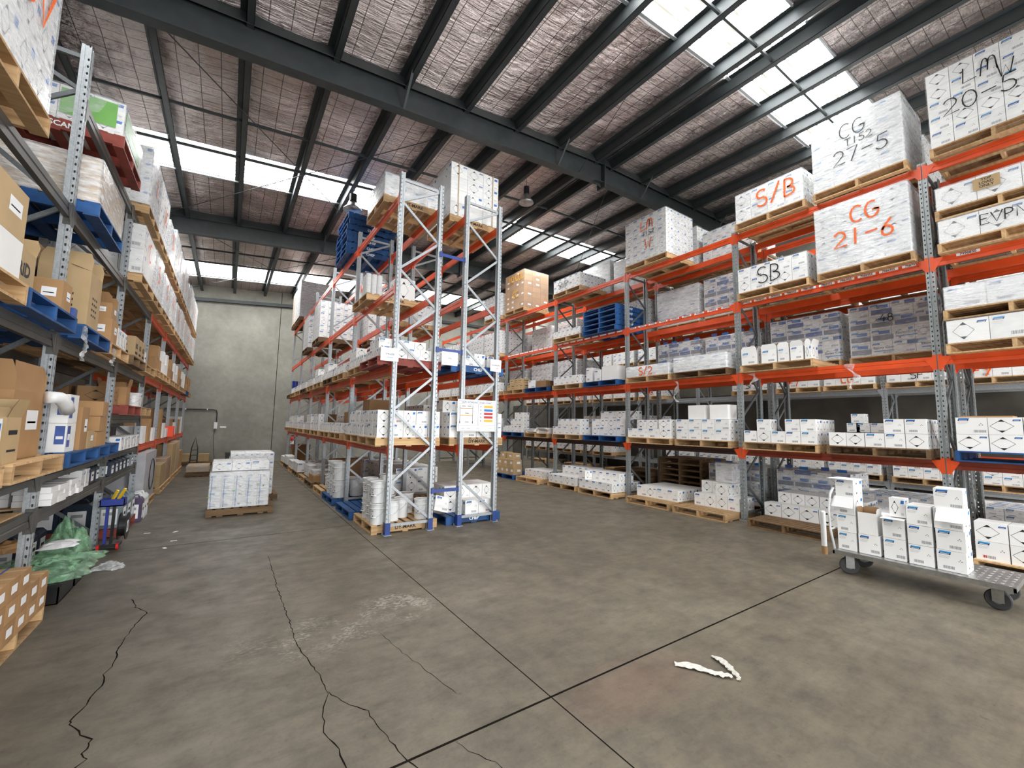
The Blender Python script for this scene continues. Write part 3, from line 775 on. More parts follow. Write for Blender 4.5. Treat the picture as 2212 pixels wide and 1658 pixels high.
def rack_frame(root, x0, depth, y, h, mat, brace, guard=False, z0=.2, pitch=.625):
    def mk():
        mb = MB(); a, b = .05, depth-.05
        mb.bar((a, 0, .15), (b, 0, .15), .03, .045, brace); mb.bar((a, 0, h-.12), (b, 0, h-.12), .03, .045, brace)
        z, s = z0, 1
        while z+pitch < h-.1:
            p, q = ((b, z), (a, z+pitch)) if s > 0 else ((a, z), (b, z+pitch)); mb.bar((p[0], .004*s, p[1]), (q[0], .004*s, q[1]), .026, .042, brace); z += pitch; s = -s
        if h-.14-z > .15:
            p, q = ((b, z), (a, h-.13)) if s > 0 else ((a, z), (b, h-.13)); mb.bar((p[0], .004*s, p[1]), (q[0], .004*s, q[1]), .026, .042, brace)
        return mb.mesh('frame_bracing')
    f = link('frame_bracing', cached(('fr', round(depth, 2), round(h, 2), brace, z0, pitch), mk), root, (x0, y, 0))
    link('post', post_mesh(h, mat), f, (0, 0, 0)); link('post', post_mesh(h, mat), f, (depth, 0, 0), math.pi)
    def fp():
        mb = MB(); mb.box(-.03, .10, -.08, .08, 0, .006, 'galv'); mb.lathe([(.008, 0), (.008, .03)], 'galv', 6, (-.015, .06, .006)); return mb.mesh('foot_plate')
    m = cached('footplate', fp); link('foot_plate', m, f, (0, 0, 0)); link('foot_plate', m, f, (depth, 0, 0), math.pi)
    if guard:
        def g():
            mb = MB(); mb.box(-.004, .08, -.054, -.050, .006, .2, 'blue_paint'); mb.box(-.004, .08, .050, .054, .006, .2, 'blue_paint'); mb.box(-.006, -.002, -.054, .054, .006, .2, 'blue_paint'); return mb.mesh('g')
        m = cached('guard', g); link('post_guard', m, f, (0, 0, 0)); link('post_guard', m, f, (depth, 0, 0), math.pi)
def beam_mesh(L, mat):
    def mk():
        mb = MB(); P = [(0, 0), (.045, 0), (.045, .13), (.0, .13), (0, .075), (.007, .068), (.007, .060), (0, .053)]
        n = len(P); vs = [(x, y, z-.13) for y in (0, L) for x, z in P]
        mb.add(vs, [(k, (k+1) % n, n+(k+1) % n, n+k)[::-1] for k in range(n)]+[tuple(range(n)), tuple(range(2*n-1, n-1, -1))], mat); return mb.mesh('beam')
    return cached(('beam', round(L, 2), mat), mk)
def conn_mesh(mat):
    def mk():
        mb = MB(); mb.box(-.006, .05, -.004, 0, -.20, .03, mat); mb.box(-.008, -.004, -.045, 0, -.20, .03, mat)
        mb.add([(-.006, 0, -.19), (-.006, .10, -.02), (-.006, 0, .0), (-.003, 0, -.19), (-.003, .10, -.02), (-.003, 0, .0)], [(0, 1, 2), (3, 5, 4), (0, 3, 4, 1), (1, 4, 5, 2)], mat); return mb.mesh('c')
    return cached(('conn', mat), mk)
def rack_beam(root, x, y0, y1, z, mat, flip=False, codes=None, sticker='paper'):
    L = y1-y0-.104
    b = link('beam', beam_mesh(L, mat), root, (x, (y0+.052) if not flip else (y1-.052), z), math.pi if flip else 0)
    m = conn_mesh('orange_paint' if 'dark' in mat else mat); link('beam_connector', m, b, (0, 0, 0))
    c = link('beam_connector', m, b, (0, L, 0)); c.scale = (1, -1, 1)
    if codes:
        for k, s in enumerate(codes):
            mb = MB(); u = L-(k+.5)*L/len(codes)
            mb.box(-.003, -.0008, u-.12, u+.12, -.048, -.008, sticker)
            if s: mb.text(s, (-.0036, u, -.028), (0, -1, 0), (0, 0, 1), .048, 'ink_black', .03)
            link('location_label', mb.mesh('l'), b)
def rack(label, group, x0, depth, ys, h, levels, bmat, pmat, brace, guard=False, skip=(), bmat_fn=None, codes={}, hfn=None):
    t = thing('pallet_rack', label, 'pallet racking', (0, 0, 0), 0, group)
    for i, y in enumerate(ys): rack_frame(t, x0, depth, y, hfn(i) if hfn else h, pmat, brace, guard and i == 0)
    for i, (a, b) in enumerate(zip(ys, ys[1:])):
        for j, z in enumerate(levels(i) if callable(levels) else levels):
            m = bmat_fn(i, z) if bmat_fn else bmat
            rack_beam(t, x0+.004, a, b, z, m, False, codes.get((i, j))); rack_beam(t, x0+depth-.004, a, b, z, m, True)
    return t
# ---------------------------------------------------------------- the racks
YR = [-1.4, 1.59, 4.57, 7.56, 10.56, 13.53, 16.5, 19.5]
LR = [1.45, 3.0, 4.52, 6.03]
LRR = [1.45, 3.12, 4.52, 6.03]
codes = {(0, 2): ['', '7992830', '7991830', '7990830'][::1], (1, 2): ['7987955', '7986955', '7985955', '7984955', '7983955', '7981952', '7980952', '7979952', '7978952', '7977952'][:10],
         (2, 2): ['7976952', '7975952', '7974952', '7973952', '7972952', '7971952', '7970952', '7969952', '7968952'], (3, 2): ['']*9, (4, 2): ['']*10}
codes = {k: list(reversed(v)) for k, v in codes.items()}
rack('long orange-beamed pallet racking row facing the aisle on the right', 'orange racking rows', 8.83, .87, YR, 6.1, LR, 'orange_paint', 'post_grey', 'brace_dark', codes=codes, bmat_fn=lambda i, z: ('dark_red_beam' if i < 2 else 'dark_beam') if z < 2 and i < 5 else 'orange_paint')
rack('second orange-beamed racking row standing directly behind the front orange row', 'orange racking rows', 10.15, .87, YR, 6.1, LRR, 'orange_paint', 'post_grey', 'brace_dark')
YW = [.95, 3.55, 6.15, 8.75, 11.35, 13.95, 16.55, 19.15]
rack('pale steel pallet racking along the dark far side wall, beyond the orange rows', 'wall racking', 14.0, .84, YW, 5.9, [.6, 2.95, 4.4], 'galv', 'post_galv', 'galv')
YC = [7.08, 9.99, 12.84, 15.7, 18.5, 21.3]
LC = [1.45, 2.84, 4.28, 5.95]
ra = rack('free-standing galvanised racking in the middle, left-hand row with blue foot guards', 'centre racking rows', 2.28, .83, YC, 6.35, LC, 'orange_paint', 'post_galv', 'galv', True)
rb = rack('free-standing galvanised racking in the middle, right-hand row with load chart sign', 'centre racking rows', 3.60, .83, YC, 6.35, LC, 'orange_paint', 'post_galv', 'galv', True)
for z in (.67, 3.2, 5.0):
    mb = MB(); mb.bar((.80, -.06, z), (1.316, -.06, z), .012, .06, 'blue_paint'); mb.box(.78, .83, -.075, -.054, z-.05, z+.05, 'blue_paint'); mb.box(1.29, 1.317, -.075, -.054, z-.05, z+.05, 'blue_paint')
    link('row_spacer', mb.mesh('sp'), ra, (2.28, 7.08, 0))
YL = [.6, 3.2, 5.83, 8.47, 11.1, 13.6, 16.1, 18.6, 21.1]
def lev_left(i):
    if i < 2: return [.97, 1.35, 2.65, 3.95]
    if i == 2: return [.97, 1.35, 2.65, 3.95, 5.1]
    if i == 3: return [.97, 1.35, 1.9, 2.68, 3.98, 5.1]
    return [1.33, 2.72, 4.0, 5.12]
rack('grey steel pallet racking row along the left wall, its far bays with orange beams', 'left racking', -2.27, .84, YL, 5.6, lev_left, 'grey_beam', 'post_galv', 'brace_dark',
     bmat_fn=lambda i, z: 'grey_beam' if i < 4 else 'orange_paint', hfn=lambda i: 5.68 if i < 3 else 5.15)

# ---------------------------------------------------------------- orange racking, front row (pallets run from x 8.67)
XF, XB = 8.67, 10.0
SL = {0: [(-1.25, 1.3, 'near'), (.16, 1.3, 'far')], 1: [(1.72, 1.3, 'near'), (3.15, 1.31, 'far')], 2: [(4.72, 1.3, 'near'), (6.13, 1.32, 'far')], 3: [(7.78, 1.3, 'near'), (9.2, 1.3, 'far')],
      4: [(10.75, 1.3, 'near'), (12.15, 1.3, 'far')], 5: [(13.7, 1.3, 'near'), (15.1, 1.3, 'far')], 6: [(16.65, 1.3, 'near'), (18.1, 1.3, 'far')]}
BAY = ['bay beside trolley', 'second bay', 'third bay', 'fourth bay', 'fifth bay', 'sixth bay', 'seventh bay']
LVN = ['first shelf', 'second shelf', 'third shelf', 'top shelf']
def loc_(b, l, s, rk='orange racking'): return f'{rk} {BAY[b]}, {LVN[l]}, {s} pallet'
def rp(b, l, k, mat='wood_light', x=XF, text=None, tag_='front row'):
    y, w, s = SL[b][k]; c = {'wood_light': 'pale wooden', 'wood_dark': 'dark wooden', 'blue_timber': 'blue', 'red_timber': 'red'}[mat]
    pallet(x, y, LR[l], w, mat, f'{c} pallet, {tag_} of orange racking, {BAY[b]}, {LVN[l]}, {s} half', text)
    return y, w, LR[l]+.1515
# top shelf
y, w, z = rp(0, 3, 1)
load(XF+.01, y+.02, z, 1.14, w-.04, 1.20, 'film-wrapped white cartons marked LMW 20-5 in black, topmost beside the trolley end', writing=[('LM', .38, .80, .24, 'ink_black', .015), ('W', .72, .66, .22, 'ink_black', .015), ('20-5', .16, .42, .25, 'ink_black', .016)], fm='film_light', style='AAD')
y, w, z = rp(1, 3, 0)
load(XF+.01, y+.02, z, 1.14, w-.04, 1.18, 'film-wrapped white cartons marked CG 27-5 in black on the top shelf', writing=[('CG', .42, .80, .26, 'ink_black', .016), ('T152', .50, .64, .13, 'ink_black', .012), ('27-5', .32, .34, .26, 'ink_black', .018)], fm='film_heavy', ch=.29, cw=.31)
y, w, z = rp(1, 3, 1)
load(XF+.01, y+.02, z, 1.14, w-.04, .62, 'low film-wrapped white carton load sprayed S/B in orange on the top shelf', writing=[('S/B', .42, .18, .34, 'spray_orange', .035)], fm='film', ch=.31, cw=.31)
y, w, z = rp(2, 3, 1)
load(XF+.01, y+.02, z, 1.14, w-.04, 1.17, 'tall film-wrapped white carton load sprayed LM W in orange on the top shelf', writing=[('LM', .52, .78, .26, 'spray_orange', .028), ('1152', .58, .62, .12, 'ink_black', .014), ('W', .66, .28, .26, 'spray_orange', .028)], fm='film', ch=.23)
y, w, z = rp(3, 3, 1)
load(XF+.01, y+.02, z, 1.14, w-.04, .42, 'low film-wrapped white carton load lettered SWP in black on the top shelf', writing=[('SWP', .25, .10, .22, 'ink_black', .018)], fm='film_light', ch=.21, split=False)
y, w, z = rp(4, 3, 1)
load(XF+.01, y+.02, z, 1.14, w-.04, 1.42, 'tall wrapped brown carton load with yellow sprayed letters on the top shelf', body='card_brown', style='SL', cw=.33, cd=.38, ch=.2, fm='film_light',
     writing=[('10 CCL', .25, 1.08, .24, 'spray_yellow', .045), ('CC', .55, .45, .24, 'spray_yellow', .045)])
y, w, z = rp(5, 3, 0); load(XF, y, z, 1.14, w, .9, 'film-wrapped white load on the sixth bay top shelf of orange racking', split=False)
# third shelf (beams with printed location labels)
for k_, (zz, wr, lb) in enumerate(((LR[2], [('EVPNT', .42, .12, .15, 'ink_black', .014)], 'lower of two thin wrapped carton layers lettered EVENT in black, third shelf by trolley end'),
                   (LR[2]+.51, [], 'upper of two thin wrapped carton layers, labelled TOP LOAD ONLY, third shelf'))):
    y, w, s = SL[0][1]
    pallet(XF, y, zz, w, 'wood_light', ['lower', 'upper'][k_]+' pale wooden pallet of the stacked pair, third shelf beside trolley end')
    def ex(t, k_=k_):
        if not k_: return
        mb = MB(); mb.box(-.59, -.5855, -.02, .24, .13, .30, 'card_tan')
        for i_, s_ in enumerate(('TOP', 'LOAD', 'ONLY')): mb.text(s_, (-.5915, .11, .268-.05*i_), (0, -1, 0), (0, 0, 1), .052, 'ink_black', .02)
        link('notice', mb.mesh('n'), t)
    load(XF+.01, y+.02, zz+.15, 1.14, w-.04, .345, lb, cw=.42, ch=.345, style='AD', fm='film', writing=wr, extra=ex)
y, w, z = rp(1, 2, 0)
load(XF+.01, y+.02, z, 1.14, w-.02, 1.17, 'tall silvery wrapped carton load sprayed CG 21-6 in orange', writing=[('CG', .52, .74, .28, 'spray_orange', .032), ('21-6', .28, .36, .28, 'spray_orange', .032)], fm='film_heavy', ch=.29, cw=.31)
y, w, z = rp(1, 2, 1)
load(XF+.01, y+.02, z, 1.14, w-.04, .50, 'white carton load lettered SB in black above the open cartons', writing=[('SB', .38, .10, .32, 'ink_black', .022)], fm='film_light', ch=.25, cw=.25)
y, w, z = rp(3, 2, 1)
cartons(XF+.02, y+.02, z, 3, 6, .28, .21, 'W', 'fourth bay third shelf', [lambda i, j: i == 0 or j == 0], .22)
st = SL[3][0]
for k in range(5): pallet(XF+R.uniform(-.03, .03), st[0]+R.uniform(-.02, .02), LR[2]+.151*k, 1.3, 'blue_timber', f'{ORD[k]} blue pallet from the bottom of the stack on orange racking third shelf', 'CHEP', group='blue pallets stacked on the third shelf')
# second shelf
for k_ in range(2):
    y, w, s = SL[0][1]; zz = LR[1]+.50*k_
    pallet(XF, y, zz, w, 'wood_light', ['lower', 'upper'][k_]+' pale wooden pallet of the stacked pair, second shelf beside trolley end')
    load(XF+.01, y+.02, zz+.15, 1.14, w-.04, .335, ['lower wrapped layer of white cartons with blue smear, second shelf by trolley end', 'upper wrapped layer of white cartons on the second shelf by trolley end'][k_], cw=.42, ch=.335, style='DA', fm='film_heavy' if k_ else 'film_light')
y, w, z = rp(1, 1, 1)
# open cartons with raised flaps
def open_carton(loc, rz, w, d, h, label, body='card_white', fl=.12, style='A', group='open white cartons', v=1, up=(1, 1, 1, 1)):
    t = thing('open_carton', label, 'box', loc, rz, group)
    def mk():
        me = carton_mesh(w, d, h, style, True, body, v); mb = MB()
        for p in me.vertices: mb.v.append(tuple(p.co))
        mm = [mb.mi(x.name) for x in me.materials]
        for p in me.polygons:
            c = p.center
            if c.z > h-.003 and abs(p.normal.z) > .9: continue
            mb.f.append(tuple(p.vertices)); mb.m.append(mm[p.material_index])
        i = .004; ins = 'card_inner' if body == 'card_white' else body
        mb.add([(-w/2+i, -d/2+i, .01), (w/2-i, -d/2+i, .01), (w/2-i, d/2-i, .01), (-w/2+i, d/2-i, .01), (-w/2+i, -d/2+i, h), (w/2-i, -d/2+i, h), (w/2-i, d/2-i, h), (-w/2+i, d/2-i, h)],
               [(0, 1, 2, 3), (0, 4, 5, 1), (1, 5, 6, 2), (2, 6, 7, 3), (3, 7, 4, 0)], ins)
        for a, b in (((-w/2, -d/2), (w/2, -d/2+i)), ((-w/2, d/2-i), (w/2, d/2)), ((-w/2, -d/2), (-w/2+i, d/2)), ((w/2-i, -d/2), (w/2, d/2))): mb.add([(a[0], a[1], h), (b[0], a[1], h), (b[0], b[1], h), (a[0], b[1], h)], [(0, 1, 2, 3)], ins)
        return mb.mesh('body')
    link('body', cached(('oc', w, d, h, style, body, v), mk), t)
    for s, on in zip(range(4), up):
        if on == 0: continue
        mb = MB(); L = w if s % 2 == 0 else d; c = .03
        e = 'card_inner' if body == 'card_white' else body
        mb.add([(-L/2, 0, 0), (L/2, 0, 0), (L/2, 0, fl*.6), (L/2-c, 0, fl), (-L/2+c, 0, fl), (-L/2, 0, fl*.6)], [(0, 1, 2, 3, 4, 5)], body)
        mb.add([(-L/2, .003, 0), (L/2, .003, 0), (L/2, .003, fl*.6), (L/2-c, .003, fl), (-L/2+c, .003, fl), (-L/2, .003, fl*.6)], [(5, 4, 3, 2, 1, 0)], e)
        M = Matrix.Rotation(s*math.pi/2, 4, 'Z') @ Matrix.Translation((0, -(d if s % 2 == 0 else w)/2, h)) @ Matrix.Rotation(on, 4, 'X')
        f = link('flap', mb.mesh('flap'), t); f.matrix_local = M
    return t
for k, (a, b) in enumerate(((4.13, 4.44), (3.76, 4.05), (3.545, 3.75), (3.31, 3.53), (2.98+.2, 3.29))):
    open_carton((XF+.18, (a+b)/2, z+.002), RZW, b-a-.01, .3, .26, f'open white carton with raised flaps, {ORD[k]} from left in the second shelf row', fl=.11, v=k, up=(.15, -.6, .4, -.9) if k % 2 else (.05, .3, -.2, .2))
y, w, z = rp(2, 1, 1)
load(XF+.01, y+.02, z, 1.14, w-.02, .26, 'low wrapped carton load sprayed S/2 in orange on the second shelf', writing=[('S/2', .42, .03, .19, 'spray_orange', .028)], fm='film_heavy', ch=.26, cw=.33)
y, w, z = rp(2, 1, 0, 'wood_dark')
load(XF+.01, y+.02, z, 1.14, w-.02, .33, 'low carton load under thick wrinkled film beside the S/2 load', fm='film_heavy', ch=.33, cw=.33)
y, w, z = rp(3, 1, 1)
cartons(XF+.02, y+.02, z, 3, 5, .28, .25, 'W', 'fourth bay second shelf', [lambda i, j: i == 0 or j == 0], .26)
y, w, z = rp(3, 1, 0, 'blue_timber', text='CHEP')
for k, (yy, ww, hh, pl) in enumerate(((8.9, .22, .42, 'A'), (8.55, .24, .33, 'A'), (8.1, .56, .40, 'P'))):
    carton((XF+.25, yy, z), RZW, ww, .36, hh, pl, ['narrow tall white carton on blue pallet, fourth bay second shelf', 'small white carton between two taller ones, fourth bay second shelf', 'large plain white box on blue pallet, fourth bay second shelf'][k], 'white cartons on pallets', k)
y, w, z = rp(4, 1, 1)
def simple_cartons(lst, body, style, name, labels, cat='box', group=None):
    for k, (x, yy, zz, w, d, h, rz) in enumerate(lst):
        tag(link(name, carton_mesh(w, d, h, style, True, body, k % 3), None, (x, yy, zz), rz), labels[k] if isinstance(labels, (list, tuple)) else labels % ORD[k], cat, group)
simple_cartons([(XF+.22, y+.15+.27*j+(.08 if k else 0), z+k*.2, .26, .36, .195, RZW) for k in range(2) for j in range(4-k)], 'card_tan', 'K', 'tan_carton',
               'tan printed carton on fifth bay second shelf pallet, %s counting from the near end', group='tan cartons on the fifth bay second shelf')
y, w, z = rp(4, 1, 0, 'blue_timber', text='CHEP')
carton((XF+.22, y+.95, z), RZW, .42, .3, .27, 'A', 'white carton on the blue pallet, fifth bay second shelf', 'white cartons on pallets', 1)
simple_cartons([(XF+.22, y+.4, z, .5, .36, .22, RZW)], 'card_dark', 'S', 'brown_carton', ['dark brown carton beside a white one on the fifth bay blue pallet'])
# first shelf
y, w, z = rp(0, 0, 1, 'blue_timber', text='CHEP')
P0 = 'blue pallet, trolley-end bay first shelf'
cartons(XF+.03, y+.02, z, 3, 4, .36, .315, 'W', P0, [lambda i, j: i == 0 or j == 0, lambda i, j: i == 0 and j < 4], .235, 'DDA', label='wide')
simple_cartons([(XF+.3, 1.15, z+.475, .5, .4, .02, RZW)], 'card_brown', 'S', 'cardboard_sheet', ['loose brown cardboard sheet on top of the cartons above the blue pallet'], 'cardboard')
y, w, z = rp(1, 0, 0, 'wood_dark')
cartons(XF+.03, y+.02, z, 4, 5, .28, .25, 'W', 'second bay first shelf, near pallet', [lambda i, j: i == 0 or j == 0, lambda i, j: (i == 0 and j in (0, 1)) or (i > 0 and j == 0)], .225, 'DDA')
for k, (dx, yy, zz) in enumerate(((.75, 2.95-.13, .235), (.75, 2.68, .235), (.75, 2.75, .40), (.75, 2.98-.5, .235))):
    carton((XF+dx, yy, z+zz), RZW, .19, .2, .16, 'A', f'very small white carton in the little pile behind the near second-bay row, {ORD[k]}', 'white cartons on pallets', k)
y, w, z = rp(1, 0, 1)
cartons(XF+.03, y+.02, z, 4, 5, .28, .255, 'W', 'second bay first shelf, far pallet', [lambda i, j: i == 0 or j == 0, lambda i, j: (i == 0 and j in (0, 1, 3)) or (i in (1, 2) and j == 0)], .225, 'AAD')
y, w, z = rp(2, 0, 0)
cartons(XF+.03, y+.02, z, 3, 4, .36, .315, 'W', 'third bay first shelf, near pallet', [lambda i, j: i == 0 or j == 0, lambda i, j: i == 0], .225, 'AAAD')
for k, yy in enumerate((5.50, 4.98)): carton((XF+.25, yy, z+.458), RZW, .40, .36, .31, 'P', f'plain unprinted white box on the carton wall, third bay, {["left", "right"][k]} one', 'white cartons on pallets', 0)
y, w, z = rp(2, 0, 1)
cartons(XF+.03, y+.02, z, 3, 4, .36, .32, 'W', 'third bay first shelf, far pallet', [lambda i, j: i == 0 or j == 0, lambda i, j: i == 1 and j > 1 or (i == 0 and j == 0)], .225, 'ADP')
y, w, z = rp(3, 0, 0, 'blue_timber')
cartons(XF+.35, y+.02, z, 2, 4, .36, .315, 'W', 'fourth bay first shelf, near pallet', [lambda i, j: i == 0, lambda i, j: i == 0, lambda i, j: i == 1], .235, 'DAA')
y, w, z = rp(3, 0, 1)
cartons(XF+.03, y+.02, z, 3, 5, .36, .255, 'W', 'fourth bay first shelf, far pallet', [lambda i, j: i == 0 or j == 0, lambda i, j: i == 0 and j < 4], .235, 'DAA')
y, w, z = rp(4, 0, 1, 'blue_timber', text='CHEP')
cartons(XF+.03, y+.02, z, 3, 5, .3, .255, 'W', 'fifth bay first shelf, far pallet', [lambda i, j: i == 0, lambda i, j: i == 0 and j in (0, 1, 2), lambda i, j: i == 0 and j in (0, 1)], .235)
y, w, z = rp(4, 0, 0)
q = random.Random(5)
for k in range(9):
    mb = MB(); mb.box(-.22, .22, -.3, .3, 0, .035, 'card_white'); mb.box(-.221, -.2, -.2, .2, .008, .026, 'ink_grey')
    o = link('flat_packet', mb.mesh('p'), None, (XF+.3+q.uniform(-.04, .04), y+.35+(k % 2)*.62, z+(k//2)*.037), q.uniform(-.15, .15))
    tag(o, f'thin white flat packet in the slumped pile on fifth bay first shelf, {ORD[k]} laid', 'packet', 'flat packets piled on the fifth bay first shelf')
for b in (5, 6):
    for l in (0, 1, 2):
        for k in (0, 1):
            y, w, z = rp(b, l, k)
            load(XF+.01, y+.02, z, 1.14, w-.04, [.5, .35, .9][l], f'film-wrapped white carton load, {loc_(b, l, SL[b][k][2])}, front row', split=False, fm='film_light')
# floor pallets and their cartons
FP = [(.05, 1.3, 8.55, 'wood_light', 'first bay'), (3.04, 1.24, 8.40, 'wood_dark', 'second bay'), (4.66, 1.2, 8.30, 'wood_light', 'third bay near'), (5.98, 1.22, 8.33, 'wood_light', 'third bay far'),
      (7.65, 1.25, 8.30, 'wood_light', 'fourth bay near'), (9.0, 1.25, 8.30, 'wood_light', 'fourth bay far'), (10.65, 1.2, 8.22, 'wood_light', 'fifth bay near'), (11.95, 1.27, 8.16, 'blue_timber', 'fifth bay far')]
for y, w, x, m, nm in FP:
    pallet(x, y, 0, w, m, f'{ {"wood_light": "pale wooden", "wood_dark": "dark brown wooden", "blue_timber": "blue"}[m]} floor pallet under the orange racking, {nm}')
cartons(8.62, .09, .151, 3, 4, .36, .31, 'W', 'floor pallet behind the trolley', [lambda i, j: i == 0 or j == 0, lambda i, j: i == 0 or j == 0, lambda i, j: i == 1 and j < 2], .25, 'DA', label='large')
cartons(9.10, 2.72, .151, 1, 5, .28, .315, 'W', 'dark pallet, second bay floor', [ALL], .25, 'D')
cartons(9.40, 2.72, .151, 2, 6, .28, .24, 'W', 'deeper block, second bay floor', [lambda i, j: i == 0, lambda i, j: True], .225, 'D')
cartons(8.86, 4.66, .151, 2, 4, .3, .255, 'W', 'pale pallet, third bay near floor', [ALL, lambda i, j: i == 1 and j > 0 or (i == 0 and j == 1)], .26, 'DAD')
load(9.15, 4.95, .677, .34, .38, .42, 'small silver film-wrapped carton bundle on top of the third bay floor cartons', cw=.38, cd=.34, ch=.42, style='D', fm='film_heavy')
cartons(8.72, 6.0, .151, 4, 4, .28, .295, 'W', 'pallet, third bay far floor', [ALL], .25, 'AAD')
cartons(8.34, 7.66, .151, 4, 5, .28, .245, 'W', 'pallet, fourth bay near floor', [ALL, lambda i, j: i in (1, 2) or (i == 0 and j > 3)], .235, 'AAD')
cartons(8.34, 9.01, .151, 4, 5, .28, .245, 'W', 'pallet, fourth bay far floor', [ALL, lambda i, j: i > 1], .235, 'AAD')
cartons(8.55, 10.68, .151, 3, 5, .28, .22, 'W', 'pallet, fifth bay near floor', [ALL], .235, 'DAD')
B = [(8.4, 12.14+.3*j, .151, .29, .36, .25, RZW) for j in range(4)]+[(8.42, 12.22+.36*j, .403, .34, .36, .26, RZW) for j in range(3)]+[(8.5, 12.4, .665, .36, .36, .2, RZW), (8.5, 12.85, .665, .3, .36, .22, RZW)]
simple_cartons(B, 'card_tan', 'L', 'tan_carton', 'tan cardboard carton with white label in the blue floor pallet stack, %s built', group='tan cartons on the blue floor pallet')
# ---------------------------------------------------------------- orange racking, rear row
def rear(b, l, k, h, label, mat='wood_light', **kw):
    y, w, s = SL[b][k]
    pallet(XB, y, LRR[l] if l >= 0 else 0, w, mat, f'{s}-half pallet, rear orange row, {BAY[b]}, {LVN[l] if l >= 0 else "floor"}')
    load(XB+.01, y+.02, (LRR[l] if l >= 0 else 0)+.15, 1.14, w-.04, h, label, **kw)
EP = dict(style='AE', ch=.22, cw=.33, fm='film')
def ep_print(txt, n=6):
    def ex(t):
        q = random.Random(4); mb = MB()
        for i in range(4):
            for k in range(4):
                yy = .62-.33*i-.165; zz = .04+.245*k
                if q.random() < .55:
                    mb.box(-.5735, -.571, yy-.15, yy+.15, zz, zz+.09, 'epoxy_print' if q.random() < .5 else 'carton_blue'); mb.box(-.5737, -.571, yy-.10, yy+.06, zz+.11, zz+.17, 'ink_blue')
                elif q.random() < .6: mb.text('Epoxy Coat', (-.5745, yy, zz+.1), (0, -1, 0), (0, 0, 1), .062, 'ink_navy', .01); mb.box(-.5735, -.571, yy-.14, yy+.14, zz+.03, zz+.045, 'ink_blue')
                else: mb.box(-.5735, -.571, yy-.14, yy+.0, zz+.12, zz+.19, 'carton_blue'); mb.box(-.5735, -.571, yy+.03, yy+.14, zz+.12, zz+.13, 'ink_grey')
        link('printed_panels', mb.mesh('pp'), t)
        if txt:
            mb = MB(); hand(mb, txt, (-.605, .15, .62), (0, -1, 0), (0, 0, 1), .14, 'ink_black', .016); link('handwriting', mb.mesh('w'), t)
    return ex
rear(1, 1, 0, .98, 'blue and white printed carton load numbered 48, rear row behind the bare orange beam', extra=ep_print('48'), **EP)
rear(1, 1, 1, .98, 'printed carton load in rear row behind the open cartons', extra=ep_print(''), **EP)
rear(2, 1, 0, .85, 'blue-printed wrapped load in the rear row, third bay second shelf, near half', extra=ep_print(''), **EP)
rear(2, 1, 1, .9, 'blue-printed wrapped load in the rear row, third bay second shelf, far half', extra=ep_print(''), **EP)
rear(2, 2, 1, 1.0, 'bright silver film-wrapped load behind the labelled beam, third bay third shelf', fm='film_heavy', split=False)
rear(2, 2, 0, 1.0, 'blue-printed carton load behind the labelled beam, third bay third shelf', extra=ep_print(''), **EP)
rear(2, 3, 0, .75, 'pale wrapped load high in the rear row beside the S/B load', split=False)
rear(2, 3, 1, 1.05, 'pale wrapped load high in the rear row behind the LM W load', split=False)
rear(3, 3, 0, .95, 'pale wrapped load high in the rear row, fourth bay near half', split=False, fm='film_heavy')
rear(3, 3, 1, 1.1, 'tall pale wrapped load high in the rear row behind the SWP load', split=False, fm='film_heavy')
rear(0, 1, 1, 1.0, 'wrapped white carton load in the rear row behind the stacked pair, second shelf', split=False)
rear(0, 2, 1, 1.0, 'wrapped white carton load in the rear row behind the stacked pair, third shelf', split=False)
rear(1, 2, 0, 1.0, 'wrapped white carton load in the rear row behind the CG 21-6 load', split=False)
rear(1, 2, 1, .7, 'wrapped white carton load in the rear row behind the SB load', split=False)
rear(1, 3, 0, 1.0, 'wrapped load on the rear row top shelf behind CG 27-5', split=False)
for k in (0, 1): rear(3, 2, k, 1.0, f'big white wrapped load in the rear row, fourth bay third shelf, {["near", "far"][k]} half', split=False, ch=.2)
for k in (0, 1): rear(4, 2, k, 1.0, f'big white wrapped load in the rear row, fifth bay third shelf, {["near", "far"][k]} half', split=False, ch=.2)
for k in (0, 1): rear(4, 1, k, .95, f'big white wrapped load in the rear row, fifth bay second shelf, {["near", "far"][k]} half', split=False, ch=.2)
rear(3, 1, 0, .3, 'low load on rear row second shelf behind the large plain box', 'blue_timber', split=False)
for b in (5, 6):
    for l in (1, 2): rear(b, l, 0, .9, f'white wrapped load in the rear row, {BAY[b]}, {LVN[l]}', split=False)
y_ = SL[3][0][0]
for k in range(4): pallet(XB, y_, .151*k, 1.3, 'wood_dark', f'{ORD[k]} dark pallet from the floor in the rear row empty-pallet stack', group='empty pallets stacked on the floor')
for k in range(7): pallet(XB, 6.2, .151*k, 1.25, 'wood_dark', f'{ORD[k]} dark pallet from the floor in the third bay rear stack', group='empty pallets stacked on the floor')
for (b, k) in ((2, 0), (1, 1)): rear(b, -1, k, .85, f'navy and white printed floor load in the rear row, {BAY[b]}', extra=ep_print(''), **EP)
for (b, k) in ((1, 0), (0, 1)):
    y, w, s = SL[b][k]; pallet(XB, y, 0, w, 'wood_light', f'pallet on the floor of the rear orange row, {BAY[b]}, {s} half')
    load(XB+.01, y+.05, .15, 1.1, w-.1, .55, f'red-edged white carton load on the rear row floor, {BAY[b]}', split=False, ch=.12, cw=.2, cd=.2, fm='film_light')
